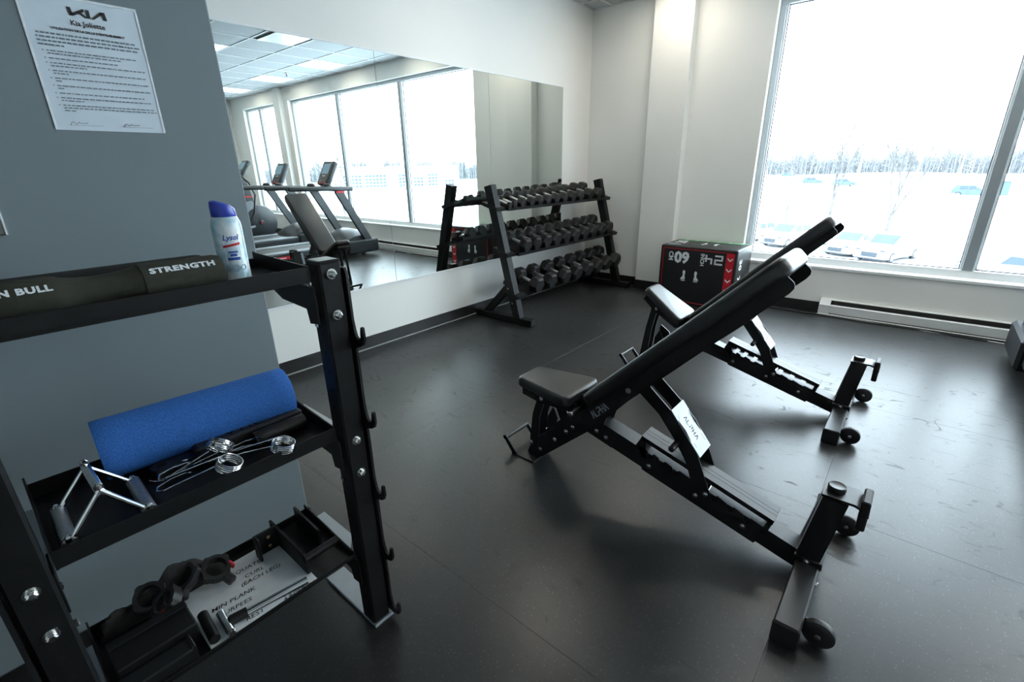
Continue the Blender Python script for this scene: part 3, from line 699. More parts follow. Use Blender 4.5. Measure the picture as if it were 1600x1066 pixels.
for k in range(3):
    def pg(pts): return [on_shelf(k, a, b) for a, b in pts]
    y0, y1 = (3.42 if k < 2 else 3.42), 5.20
    dp = (.27, .31, .33)[k]; s0 = (0, 0, .085)[k]
    q = G().prism(pg([(s0, 0), (s0, .026), (s0+.005, .026), (s0+.005, .005), (dp-.005, .005), (dp-.005, .03), (dp, .03), (dp, 0)]), y0, y1, 'Y')
    t = obj('shelf', q, M_rackblk, RK)
    for y in (y0-.045, y1):
        obj('end_plate', G().prism(pg([(s0, 0), (s0, .026), (s0+.06, .034), (dp, .034), (dp, 0)]), y if y > 5 else y+.041, (y if y > 5 else y+.041)+.004, 'Y'), M_rackblk, t)
    yb = ((3.37, 3.425), (5.195, 5.20))
    obj('shelf_bracket', G().prism(pg([(.03, -.008), (.03, .022), (.22, .022), (.22, -.008)]), 3.29, 3.425, 'Y'), M_rackblk, t)
    obj('shelf_bracket', G().prism(pg([(s0, -.008), (s0, .024), (.22, .024), (.22, -.008)]), 5.19, 5.30, 'Y'), M_rackblk, t)

def dumbbell(r, hl, grip):
    """meshes of one hex dumbbell along x: head radius r, head length hl, grip length"""
    prof = lambda s: [(r*.30, s*(grip/2-.002)), (r*.80, s*(grip/2)), (r, s*(grip/2+hl*.22)), (r, s*(grip/2+hl*.80)), (r*.80, s*(grip/2+hl)), (r*.1, s*(grip/2+hl))]
    hs = [G().lathe(prof(s), axis='X', n=6, ph=0).mesh('head', M_rub, 25) for s in (1, -1)]
    n = 9; hp = [(.014, -grip/2)]+[(.0135+.0035*math.sin(PI*i/n), -grip/2+grip*i/n) for i in range(1, n)]+[(.014, grip/2)]
    return hs, G().lathe(hp, axis='X', n=14).mesh('handle', M_knurl)
RMAP = {}
def put_dumbbell(k, y, r, hl, lab, grp, front_gap, z_rot=0):
    key = (round(r, 4), round(hl, 4))
    if key not in RMAP: RMAP[key] = dumbbell(r, hl, .125)
    hs, hd = RMAP[key]; L = .125/2+hl
    x, z = on_shelf(k, front_gap+L, .005+r*.866)
    t = thing('hex_dumbbell', lab, 'dumbbell', (x, y, z), grp, (0, A16, z_rot))
    obj('head', hs[0], None, t); obj('head', hs[1], None, t); obj('handle', hd, None, t)
ORD = ['first', 'second', 'third', 'fourth', 'fifth', 'sixth', 'seventh', 'eighth', 'ninth', 'tenth', 'eleventh', 'twelfth']
TOP = [3.475, 3.545, 3.665, 3.808, 3.94, 4.075, 4.225, 4.375, 4.535, 4.69, 4.885, 5.075]
rt = [.034, .037, .050, .050, .052, .052, .057, .057, .061, .061, .066, .066]
for i, y in enumerate(TOP):
    put_dumbbell(0, y, rt[i], (.034, .038, .058, .06, .062, .064, .07, .072, .078, .08, .086, .088)[i], '%s black hex dumbbell from the near post on the top tier' % ORD[i] if i < 11 else 'last black hex dumbbell at the far end of the top tier', 'hex dumbbells on the top tier', .028, random.uniform(-.02, .02))
MID = [3.575, 3.73, 3.90, 4.065, 4.235, 4.415, 4.60, 4.785, 4.972, 5.135]
for i, y in enumerate(MID):
    put_dumbbell(1, y, .070+.0012*i, .082+.002*i, '%s black hex dumbbell from the near post on the middle tier' % ORD[i] if i < 9 else 'last black hex dumbbell at the far end of the middle tier', 'hex dumbbells on the middle tier', .022, random.uniform(-.02, .02))
LOW = [3.59, 3.81, 4.06, 4.28, 4.50, 4.705, 4.92, 5.125]
for i, y in enumerate(LOW):
    put_dumbbell(2, y, .083+.0008*i, .098+.002*i, '%s black hex dumbbell from the near post on the bottom tier' % ORD[i] if i < 7 else 'last black hex dumbbell at the far end of the bottom tier', 'hex dumbbells on the bottom tier', .015, random.uniform(-.02, .02))

# ------------------------------------------------------------ plyometric box
bx0, bx1, by0, by1, bz = -2.080, -1.300, 4.905, 5.405, .612
t = thing('plyometric_box', 'black foam jump box with red stripe, 24 inch and 60 cm print by the window', 'jump box', ((bx0+bx1)/2, (by0+by1)/2, 0))
q = G().slab((bx1-bx0)/2, (by1-by0)/2, (by1-by0)/2, 0, bz, .022, .018, 4, 4)
q.v = [(x+(bx0+bx1)/2, y+(by0+by1)/2, z) for x, y, z in q.v]
obj('foam_block', q, M_foamblk, t)
fx = lambda g: place(g, frame_m(((bx0+bx1)/2, by0-.0004, bz/2), (1, 0, 0), (0, 0, 1)))   # front: x right, y up, normal -y
hw, hh = (bx1-bx0)/2, bz/2
g = G().stroke([[(-hw+.035, -hh+.03), (-hw+.035, hh-.03)], [(-hw+.035, hh-.03), (hw-.03, hh-.03)], [(-hw+.035, -hh+.03), (hw-.03, -hh+.03)]], .007)
obj('red_border', fx(g), M_red, t, label='thin red border line')
g = G().box(hw-.105, hw-.027, -hh+.03, hh-.027, 0, .0006)
obj('red_stripe', fx(g), M_red, t, label='broad red stripe')
g = G()
for c in (.205, .10, -.005, -.11, -.215): g.prism([(hw-.091, c+.024), (hw-.066, c+.001), (hw-.041, c+.024), (hw-.041, c+.010), (hw-.066, c-.014), (hw-.091, c+.010)], .0006, .0011, 'Z')
obj('chevrons', fx(g), M_white, t, label='white chevrons on the red stripe')
r180 = Matrix.Rotation(PI, 4, 'Z'); r90 = Matrix.Rotation(-PI/2, 4, 'Z')
def block_digits(s, h, w):
    """angular digits 2, 4 drawn with strokes"""
    D = {'2': [[(0,1),(1,1),(1,.5),(0,.5),(0,0),(1,0)]], '4': [[(0,1),(0,.42),(1.05,.42)],[(.8,.75),(.8,0)]]}
    g = G(); x = 0
    for ch in s:
        g.stroke([[(x+a*w-.5*(len(s)*w*1.55-w*.55), b*h-h/2) for a, b in pl] for pl in D[ch]], h*.21, .0006); x += w*1.55
    return g
obj('numerals', fx(place(block_digits('24', .080, .066), Matrix.Translation((hw-.225, .195, 0)) @ r180)), M_white, t, label='white numerals printed upside down')
obj('numerals', fx(place(text_g('60', .155, .007, 1.0), Matrix.Translation((-hw+.235, .196, 0)) @ r180)), M_white, t, label='white numerals printed upside down')
obj('lettering', fx(place(text_g('INCH', .052, .0016, .98), Matrix.Translation((hw-.335, .185, 0)) @ r90)), M_white, t, label='white lettering printed sideways')
obj('lettering', fx(place(text_g('CM', .066, .0022, .98), Matrix.Translation((-hw+.118, .196, 0)) @ r90)), M_white, t, label='white lettering printed sideways')
for s, cx in ((-1, -.115), (1, .005)):
    g = G()
    sole = [(.0, .055), (.012, .05), (.016, .035), (.010, .012), (.014, -.010), (.030, -.028), (.034, -.042), (-.012, -.042), (-.014, -.02), (-.008, 0), (-.013, .03), (-.010, .05)]
    g.prism([(cx+s*a*-1*-1, b+.005) for a, b in sole], 0, .0006, 'Z')
    for k in range(4): g.box(cx+s*(-.012+.011*k)-.0045, cx+s*(-.012+.011*k)+.0045, -.053, -.043+.0, 0, .0006)
    obj('footprint', fx(g), M_white, t, label='white footprint symbol')
tp = lambda g: place(g, frame_m(((bx0+bx1)/2, (by0+by1)/2, bz+.0004), (1, 0, 0), (0, 1, 0)))
obj('green_stripe', tp(G().box(-hw+.03, hw-.03, .165, .225, 0, .0006)), M_green, t, label='green stripe along the back edge')
g = G()
for k in range(6):
    c = -hw+.11+.115*k; g.prism([(c-.02, .18), (c, .21), (c+.02, .18), (c+.006, .18), (c, .19), (c-.006, .18)], .0006, .0011, 'Z')
obj('chevrons', tp(g), M_white, t, label='white chevrons on the green stripe')
obj('numerals', tp(place(text_g('20', .15, .005, 1), Matrix.Translation((-hw+.12, .03, 0)) @ Matrix.Rotation(PI/2, 4, 'Z'))), M_white, t, label='white numerals on the top')
obj('lettering', tp(place(text_g('INCH', .055, .002, 1), Matrix.Translation((-hw+.10, -.14, 0)))), M_white, t, label='white lettering on the top')
for s, cx in ((-1, -.01), (1, .09)): obj('footprint', tp(G().stroke([[(cx+s*.012, .05), (cx, .02), (cx+s*.004, -.02), (cx+s*.02, -.05)]], .024)), M_white, t, label='white footprint symbol')
sd = lambda g: place(g, frame_m((bx1+.0004, (by0+by1)/2, bz/2), (0, 1, 0), (0, 0, 1)))
obj('numerals', sd(place(text_g('30', .11, .004, 1), Matrix.Translation((-.13, .15, 0)) @ r90)), M_white, t, label='white numerals on the side')
obj('numerals', sd(place(text_g('75', .11, .004, 1), Matrix.Translation((-.13, -.02, 0)) @ r90)), M_white, t, label='white numerals on the side')

# ------------------------------------------------------------ baseboard heater and cable
t = thing('baseboard_heater', 'long white electric baseboard heater under the window on front wall', 'heater', (.9, YW-.04, 0))
hx0, hx1, hy = -.612, 2.35, YW-.075
obj('back_panel', G().box(hx0, hx1, YW-.016, YW-.001, .012, .150, .002), M_heater, t)
obj('front_cover', G().prism([(hy+.004, .022), (hy-.002, .030), (hy-.004, .098), (hy+.010, .106), (hy+.012, .102), (hy+.002, .094), (hy+.004, .032)], hx0, hx1, 'X'), M_heater, t)
obj('top_deflector', G().prism([(YW-.002, .152), (YW-.035, .150), (YW-.040, .144), (YW-.034, .146), (YW-.002, .147)], hx0, hx1, 'X'), M_heater, t)
obj('outlet_grille', G().box(hx0+.09, hx1-.09, YW-.040, YW-.015, .105, .143), M_slot, t)
obj('bottom_lip', G().box(hx0, hx1, hy-.012, hy+.03, .006, .014, .002), M_heater, t)
obj('inlet_gap', G().box(hx0+.09, hx1-.09, hy+.006, YW-.02, .015, .024), M_slot, t)
for x in (hx0, hx1-.09): obj('end_cap', G().prism([(YW-.002, .008), (hy-.004, .012), (hy-.008, .10), (hy+.006, .112), (YW-.042, .150), (YW-.002, .153)], x, x+.09, 'X'), M_heater, t)
q = G().tube([(-1.26, 5.36, .007), (-1.10, 5.28, .007), (-.95, 5.315, .007), (-.80, 5.30, .007), (-.66, 5.305, .007), (-.5, 5.30, .007), (-.2, 5.285, .006), (.2, 5.295, .006), (.6, 5.27, .006)], .006, 8)
single('power_cable', q, M_plast, 'thin black cable lying on the floor below the baseboard heater', 'cable', (-.6, 5.3, 0))
q = G().tube([(-.62, 5.325, .005), (.0, 5.30, .004), (.35, 5.285, .004), (.9, 5.265, .004)], .004, 6)
single('power_cable', q, M_heater, 'thin white cable along the foot of the baseboard heater', 'cable', (.0, 5.3, 0))

# ------------------------------------------------------------ adjustable benches
def bench(root, seat_up, wh):
    """parts in local coordinates: x to the rear, origin under the middle; bench-one world x = local x - .70"""
    X = .70
    def T(g): g.v = [(x+X, y, z) for x, y, z in g.v]; return g
    def P(name, g, m, par=None, **k): return obj(name, T(g), m, par or root, world=False, **k)
    def bolts(lst, y):
        for x, z in lst:
            s = -1 if y < 0 else 1
            P('bolt', G().lathe([(.0115, 0), (.0115, s*.002), (.0085, s*.0022), (.008, s*.006), (.005, s*.0075)], (x, y, z), 'Y', 12), M_bolt)
    # rear foot with end caps, wheels
    P('rear_foot', G().box(-.100, -.026, -.372, .40, .003, .078, .005), M_pow)
    for y in (-.376, .398): P('end_cap', G().box(-.101, -.025, y-.002, y+.006, .001, .080, .004), M_plast)
    for y in (-.305, .30):
        w = P('wheel', G().lathe([(.012, -.014), (.036, -.014), (.044, -.010), (.045, -.006), (.045, .006), (.044, .010), (.036, .014), (.012, .014)], (.016, y, .046), 'Y', 28), M_plast)
        obj('hub', T(G().lathe([(.009, -.016), (.009, -.019), (.006, -.020)], (.016, y, .046), 'Y', 12)), M_bolt, w, world=False)
        P('wheel_bracket', G().prism([(-.03, .018), (-.03, .066), (.020, .058), (.026, .046), (.018, .036)], y+.016, y+.022, 'Y'), M_pow)
    # rear stand
    P('stand', G().prism([(-.106, .076), (-.032, .076), (.006, .352), (-.066, .356)], -.052, .052, 'Y'), M_pow)
    P('stand_clamp', G().box(-.109, -.020, -.062, .062, .066, .098, .004), M_pow)
    P('stand_plate', G().prism([(-.112, .08), (-.106, .08), (-.064, .34), (-.070, .34)], .050, .082, 'Y'), M_cover)
    P('top_arm', G().prism([(-.070, .356), (.020, .356), (.037, .350), (.037, .358), (.022, .365), (-.070, .365)], -.050, .050, 'Y'), M_pow)
    h = P('handle_block', G().box(.036, .061, -.048, .048, .272, .384, .005), M_rub)
    obj('groove', T(G().box(.035, .063, -.0485, .0485, .330, .334)), M_hole, h, world=False)
    P('knob', G().lathe([(.026, .364), (.027, .368), (.027, .382), (.024, .385), (.020, .383)], (-.036, .0, 0), n=24), M_plast)
    bolts([(-.066, .086)], -.062); bolts([(-.118, .055)], -.03)
    for y in (-.1,): P('bolt', G().lathe([(.008, 0), (.008, .006), (.005, .008)], (-.026, y, .045), 'X', 6), M_bolt)
    # main beam and front leg
    P('main_beam', G().prism([(-.99, .263), (-.100, .026), (-.100, .104), (-.925, .335), (-.985, .352), (-1.02, .330)], -.040, .040, 'Y'), M_pow)
    P('front_leg', G().prism([(-1.243, .012), (-.962, .272), (-.93, .335), (-1.02, .345), (-1.30, .085), (-1.33, .012)], -.036, .036, 'Y'), M_pow)
    for y in (-.042, .038): P('joint_plate', G().prism([(-1.135, .17), (-.985, .262), (-.85, .225), (-.84, .305), (-.93, .33), (-1.04, .36), (-1.16, .235)], y, y+.004, 'Y'), M_pow)
    P('front_foot', G().prism([(-1.392, -.092), (-1.392, .092), (-1.25, .092), (-1.25, -.092)], .0, .008, 'Z'), M_pow)
    for y in (-.092, .086): P('handle_bracket', G().prism([(-1.388, .006), (-1.352, .006), (-1.425, .088), (-1.437, .094), (-1.448, .084), (-1.444, .076)], y, y+.006, 'Y'), M_pow)
    P('foot_handle', G().tube([(-1.436, -.092, .080), (-1.436, .092, .080)], .0125, 16), M_pow)
    bolts([(-1.055, .255), (-1.091, .219), (-1.156, .152), (-1.299, .082), (-1.243, .062), (-.928, .283), (-.880, .268)], -.0425)
    # ladder
    sl = (.182-.337)/(-.19+.71); zt = lambda x: .337+sl*(x+.71)
    NX = (-.665, -.615, -.555, -.40, -.335, -.272)
    for y in (-.046, .041):
        g = G(); a, b = y, y+.005
        g.prism([(-.712, zt(-.712)), (-.188, zt(-.188)), (-.190, zt(-.188)-.016), (-.714, zt(-.712)-.016)], a, b, 'Y')
        g.prism([(-.712, zt(-.712)), (-.690, zt(-.69)), (-.690, zt(-.69)-.10), (-.735, zt(-.72)-.05)], a, b, 'Y')
        g.prism([(-.205, zt(-.205)), (-.188, zt(-.188)), (-.205, .118), (-.225, .115)], a, b, 'Y')
        low = [(-.735, zt(-.72)-.052), (-.69, zt(-.69)-.048)]
        for xn in NX:
            z0 = zt(xn)
            low += [(xn-.018, z0-.046), (xn-.013, z0-.070), (xn-.004, z0-.080), (xn+.007, z0-.077), (xn+.010, z0-.064), (xn+.004, z0-.056), (xn+.012, z0-.050)]
        low += [(-.215, zt(-.215)-.048), (-.205, .118), (-.240, .056), (-.70, .180)]
        g.prism(low, a, b, 'Y'); P('ladder_plate', g, M_pow)
    g = G()
    for y0, y1 in ((-.047, -.012), (-.010, .010), (.012, .047)):
        g.prism([(-.713, zt(-.713)), (-.187, zt(-.187)), (-.187, zt(-.187)+.004), (-.713, zt(-.713)+.004)], y0, y1, 'Y')
    g.prism([(-.713, zt(-.713)-.002), (-.187, zt(-.187)-.002), (-.187, zt(-.187)+.001), (-.713, zt(-.713)+.001)], -.047, .047, 'Y')
    P('ladder_top', g, M_pow)
    P('ladder_crossbar', G().tube([(-.432, -.056, zt(-.432)-.058), (-.432, .056, zt(-.432)-.058)], .0095, 14), M_chrome)
    bolts([(-.671, .210), (-.470, .160), (-.285, .110)], -.0465)
    # support strut
    so = [(-.732, .535), (-.645, .468), (-.572, .378), (-.520, .300), (-.482, .200), (-.428, .170), (-.418, .205), (-.452, .285), (-.478, .345), (-.535, .435), (-.600, .500), (-.702, .585)]
    for y in (-.056, .051): P('strut_plate', G().prism(so, y, y+.005, 'Y'), M_pow)
    cp = P('strut_cover', G().prism([(-.600, .501), (-.470, .339), (-.467, .342), (-.597, .504)], -.058, .058, 'Y'), M_cover)
    nrm = Vector((.162, 0, .130)).normalized(); dn = Vector((.130, 0, -.162)).normalized()
    cc = Vector((-.5335, 0, .4235))+nrm*.0003
    obj('lettering', T(place(alpha_g(.022, .0145, .42), frame_m(cc, dn, dn.cross(Vector((0, 1, 0))).cross(dn) if False else nrm.cross(dn)))), M_hole, cp, world=False, label='cut-out angular lettering')
    g = G()
    for a, b, y in ((-.05, -.03, .04), (.045, .075, .042), (-.07, -.055, -.04), (.05, .07, -.042)): g.box(a, b, y-.0012, y+.0012, 0, .0006)
    obj('slits', T(place(g, frame_m(cc, dn, nrm.cross(dn)))), M_hole, cp, world=False)
    for y0, y1 in ((-.058, -.118), (.058, .105)):
        k = P('pull_pin', G().tube([(-.560, y0, .372), (-.560, y1, .372)], .0125, 16), M_plast)
        obj('pin_end', T(G().tube([(-.560, y1, .372), (-.560, y1+(-.004 if y1 < 0 else .004), .372)], [.0125, .009], 16)), M_tmgrey, k, world=False)
    bolts([(-.431, .190)], -.0565)
    # back rest
    ba = math.radians(45); bl = .955; o = Vector((-.975, 0, .468))
    m = Matrix.Translation(o) @ Matrix.Rotation(-ba, 4, 'Y')
    P('back_pad', place(G().slab(bl/2, .135, .150, -.062, 0, .045, .020, 5, 5), m @ Matrix.Translation((bl/2, 0, 0))), M_vin)
    fr = [(-.02, -.062), (bl-.022, -.060), (bl-.020, -.084), (bl-.023, -.093), (bl-.032, -.101), (bl-.05, -.105), (bl-.16, -.107), (.20, -.122), (.05, -.135), (-.02, -.115), (-.055, -.09), (-.055, -.066)]
    for y in (-.128, .122): P('back_frame', place(G().prism(fr, y, y+.006, 'Y'), m), M_vinside)
    P('frame_web', place(G().box(0, bl-.16, -.122, .122, -.066, -.060), m), M_vinside)
    P('back_rail', place(G().box(-.02, bl-.22, -.035, .035, -.116, -.062, .004), m), M_pow)
    P('lettering', place(alpha_g(.030, .0155, .28), m @ Matrix.Translation((.052, -.1285, -.092)) @ Matrix.Rotation(PI/2, 4, 'X')), M_cover, label='cut-out angular lettering')
    P('bolt', place(G().lathe([(.0125, 0), (.0125, -.002), (.009, -.0022), (.008, -.007)], (.232, -.129, -.088), 'Y', 12), m), M_bolt)
    # hinge and seat
    for y in (-.048, .042): P('hinge_plate', G().prism([(-1.04, .30), (-.90, .30), (-.87, .40), (-.93, .47), (-1.01, .44), (-1.05, .37)], y, y+.006, 'Y'), M_pow)
    P('bolt', G().lathe([(.012, 0), (.012, -.004), (.008, -.008)], (-1.01, -.13, .378), 'Y', 12), M_bolt)
    P('hinge_tube', G().tube([(-1.01, -.13, .378), (-1.01, .13, .378)], .013, 14), M_pow)
    ms = Matrix.Translation((-1.025, 0, .398)) @ Matrix.Rotation(seat_up, 4, 'Y')
    P('seat_pad', place(G().slab(.165, .096, .142, 0, .052, .035, .018, 5, 5), ms @ Matrix.Translation((-.165, 0, 0))), M_vin)
    P('seat_frame', place(G().prism([(-.300, 0), (.0, 0), (.012, -.022), (-.01, -.045), (-.20, -.052), (-.300, -.035)], -.080, .080, 'Y'), ms), M_vinside)
    P('bolt', place(G().lathe([(.011, 0), (.011, -.003), (.008, -.006)], (-.185, -.081, -.028), 'Y', 12), ms), M_bolt)
    e = ms @ Vector((-.21, 0, -.035))
    for y in (-.038, .032):
        P('seat_arm', G().prism([(e.x+.022, e.z+.01), (e.x-.028, e.z-.01), (e.x-.060, e.z*.62+.02), (-1.312, .10), (-1.30, .045), (-1.262, .06), (e.x-.018, e.z*.62+.012)], y, y+.006, 'Y'), M_pow)
    P('seat_adjuster', G().prism([(-1.225, .12), (-1.19, .115), (-1.16, .25), (-1.185, .31), (-1.215, .25)], -.02, -.012, 'Y'), M_pow)
    P('seat_adjuster', G().prism([(-1.145, .20), (-1.105, .24), (-1.13, .30), (-1.19, .34), (-1.2, .31)], .012, .02, 'Y'), M_pow)
    P('adjuster_pin', G().tube([(-1.215, -.03, .18), (-1.195, .03, .20)], .006, 10), M_chrome)
b1 = thing('adjustable_bench', 'black adjustable weight bench with flat seat nearest the camera', 'weight bench', (-.70, 1.705, 0), 'adjustable benches')
bench(b1, 0, 0)
b2 = thing('adjustable_bench', 'black adjustable weight bench with raised tilted seat in front of the jump box', 'weight bench', (-.778, 3.103, 0), 'adjustable benches')
bench(b2, math.radians(33), 0)
# ------------------------------------------------------------ treadmills and elliptical by the right-hand windows
def arc(c, r, a0, a1, n): return [(c[0]+r*math.cos(a0+(a1-a0)*i/n), c[1]+r*math.sin(a0+(a1-a0)*i/n)) for i in range(n+1)]
def treadmill(root):
    """x across (0 in the middle, half width .43), y forward to the console, local to root at the deck centre on the floor (world y 4.0)"""
    P = lambda name, g, m, par=None, **k: obj(name, g, m, par or root, world=False, **k)
    hw = .43
    P('deck_frame', G().box(-hw+.03, hw-.03, -1.05, .60, .075, .20, .01), M_tmgrey)
    P('running_belt', G().box(-.26, .26, -1.06, .35, .198, .226, .012), M_rub)
    for s in (-1, 1):
        x0, x1 = sorted((s*.26, s*hw)); f = P('side_rail', G().box(x0, x1, -1.03, .40, .205, .243, .012), M_tmlight)
        x0, x1 = sorted((s*(hw-.05), s*(hw+.0))); P('side_skirt', G().box(x0, x1, -1.03, .50, .10, .206, .012), M_tmgrey)
        P('rear_cap', G().box(*sorted((s*.25, s*(hw+.005))), -1.08, -.98, .07, .25, .02), M_plast)
        P('levelling_foot', G().lathe([(.03, 0), (.03, .02), (.012, .025), (.012, .09)], (s*(hw-.07), -.98, 0), n=14), M_plast)
        P('transport_wheel', G().lathe([(.03, -.015), (.035, -.01), (.035, .01), (.03, .015)], (s*(hw-.04), .72, .035), 'X', 18), M_plast)
        # raked upright with a red band below the hand rail
        u = P('upright', G().prism([(.80, .20), (.93, .20), (.455, 1.08), (.315, 1.08)], *sorted((s*(hw-.005), s*(hw-.065))), 'X'), M_tmgrey)
        obj('red_band', G().prism([(.345, 1.065), (.475, 1.065), (.462, 1.095), (.325, 1.095)], *sorted((s*(hw+.001), s*(hw-.071))), 'X'), M_red, u, world=False, label='red band') if s < 0 else None
        q = G().slab(.545, .034, .038, -.034, .034, .03, .022, 3, 4); mm = Matrix.Translation((s*(hw-.03), .10, 1.137)) @ Matrix.Rotation(PI/2, 4, 'Z')
        P('handrail', place(q, mm @ Matrix.Rotation(.03, 4, 'Y')), M_tmgrey)
        P('front_block', G().box(*sorted((s*(hw-.10), s*(hw+.035))), .40, 1.0, .06, .275, .02), M_tmblk)
    P('cross_beam', G().box(-hw+.05, hw-.05, .30, .52, 1.09, 1.165, .03), M_tmgrey)
    for s in (-1, 1):
        q = G(); q.lathe([(.07, 0), (.068, .025), (.055, .045), (.03, .055), (.004, .058)], (s*.26, .28, 1.16), n=20); P('cup_holder', q, M_plast)
    # motor hood
    prof = [(.30, .20), (.36, .30), (.45, .385), (.58, .44), (.70, .455), (.84, .42), (.95, .33), (1.0, .24), (1.0, .09), (.30, .09)]
    n = len(prof); vs = []; xs_ = [-.37, -.35, -.28, -.15, 0, .15, .28, .35, .37]
    for x in xs_:
        k = 1-.30*(abs(x)/.37)**3
        for y, z in prof: vs.append((x, y, .09+(z-.09)*k))
    q = G().add(vs, [(i*n+j, i*n+(j+1) % n, (i+1)*n+(j+1) % n, (i+1)*n+j) for i in range(len(xs_)-1) for j in range(n)]+[list(range(n)), [(len(xs_)-1)*n+j for j in range(n)][::-1]])
    P('motor_hood', q, M_tmgrey)
    P('hood_panel', G().box(-.20, .20, .985, 1.008, .12, .25, .01), M_tmgrey)
    # console leaning away from the runner
    m = Matrix.Translation((0, .36, 1.18)) @ Matrix.Rotation(math.radians(-29), 4, 'X')
    c = P('console', place(G().slab(.165, .045, .045, 0, .41, .035, .02, 3, 4), m), M_tmgrey)
    sc = obj('screen', place(G().box(-.105, .105, -.049, -.044, .18, .36, .004), m), M_lcd, c, world=False, label='pale blue lit screen')
    obj('screen_bezel', place(G().box(-.135, .135, -.0465, -.043, .13, .385, .004), m), M_plast, c, world=False)
    obj('button_pad', place(G().box(-.13, .13, -.047, -.044, .03, .115, .004), m), M_plast, c, world=False)
    for x in (-.06, .03, .07): obj('button', place(G().box(x-.014, x+.014, -.050, -.046, .050, .066, .003), m), M_red if x < 0 else M_tmlight, c, world=False)
    obj('red_lip', place(G().box(-.12, .12, -.052, -.043, .004, .016, .003), m), M_red, c, world=False, label='red lower edge')
    obj('console_mark', place(G().box(-.05, .05, -.0478, -.0465, .14, .150), m), M_white, c, world=False)
    tag_p = P('name_plate', G().box(-hw-.004, -hw+.004, -.83, -.60, .135, .185, .003), M_red, label='red name plate')
    obj('plate_print', place(text_g('TREADMILL', .030, .0008, 1.1), frame_m((-hw-.0044, -.715, .160), (0, -1, 0), (0, 0, 1))) if False else G().box(-hw-.0048, -hw-.004, -.80, -.66, .155, .168), M_white, tag_p, world=False)
t1 = thing('treadmill', 'dark treadmill facing the window in front of the heater, its front corner nearest the benches', 'treadmill', (1.125, 3.99, 0), 'treadmills by the window')
treadmill(t1)
t2 = thing('treadmill', 'dark treadmill facing the window, between the other treadmill and the elliptical trainer', 'treadmill', (2.80, 3.99, 0), 'treadmills by the window')
treadmill(t2)

t = thing('elliptical_trainer', 'dark elliptical trainer with large round flywheel seen in the mirror', 'elliptical trainer', (3.98, 4.0, 0))
ex, ey = 3.98, 4.40
w = obj('flywheel_cover', G().lathe([(.10, -.085), (.30, -.08), (.335, -.06), (.345, -.03), (.345, .03), (.335, .06), (.30, .08), (.10, .085)], (ex, ey, .42), 'X', 44), M_tmgrey, t)
obj('hub_cap', G().lathe([(.05, -.086), (.05, -.094), (.04, -.10)], (ex, ey, .42), 'X', 24), M_plast, w)
obj('hub_mark', G().box(ex-.103, ex-.0995, ey-.006, ey+.006, .385, .455), M_red, w)
obj('rim_band', G().lathe([(.348, -.022), (.352, -.016), (.352, .016), (.348, .022)], (ex, ey, .42), 'X', 44), M_tmlight, w)
obj('base_rail', G().box(ex-.05, ex+.05, 2.95, 4.80, .05, .12, .015), M_tmgrey, t)
for y in (3.0, 4.72): obj('stabiliser', G().box(ex-.30, ex+.30, y-.04, y+.04, .0, .06, .015), M_plast, t)
obj('mast', G().prism([(4.22, .60), (4.38, .60), (4.27, 1.28), (4.18, 1.28)], ex-.045, ex+.045, 'X'), M_tmgrey, t)
obj('mast_shroud', G().prism([(3.86, .58), (4.12, .84), (4.30, .86), (4.36, .70), (4.10, .52)], ex-.075, ex+.075, 'X'), M_tmlight, t)
obj('mast_band', G().box(ex-.048, ex+.048, 4.185, 4.325, .925, .955, .004), M_red, t)
m = Matrix.Translation((ex, 4.16, 1.32)) @ Matrix.Rotation(math.radians(-36), 4, 'X')
c = obj('console', place(G().slab(.15, .04, .04, 0, .36, .035, .018, 3, 4), m), M_tmgrey, t)
obj('screen', place(G().box(-.10, .10, -.0435, -.039, .15, .31, .003), m), M_lcd, c, label='pale lit screen')
obj('button_pad', place(G().box(-.11, .11, -.042, -.039, .03, .12, .003), m), M_plast, c)
for s in (-1, 1):
    a = obj('swing_arm', G().tube([(ex+s*.24, 3.66, .30), (ex+s*.25, 4.02, .36), (ex+s*.25, 4.22, .62), (ex+s*.26, 4.30, .98), (ex+s*.26, 4.22, 1.22), (ex+s*.25, 4.06, 1.38), (ex+s*.22, 4.02, 1.50), (ex+s*.20, 4.10, 1.70)], .017, 12), M_plast, t)
    obj('grip', G().tube([(ex+s*.22, 4.02, 1.50), (ex+s*.20, 4.10, 1.71)], .021, 12), M_rub, a)
    obj('fixed_handle', G().tube([(ex, 4.22, 1.20), (ex+s*.08, 4.10, 1.22), (ex+s*.16, 3.98, 1.25), (ex+s*.17, 3.90, 1.33)], .016, 12), M_plast, t)
    p = obj('pedal_arm', G().tube([(ex+s*.20, 3.02, .20), (ex+s*.20, 3.60, .26), (ex+s*.18, 4.22, .36)], .025, 12), M_tmlight, t)
    obj('pedal', G().box(ex+s*.20-.07, ex+s*.20+.07, 3.30, 3.66, .27, .31, .015), M_plast, p)

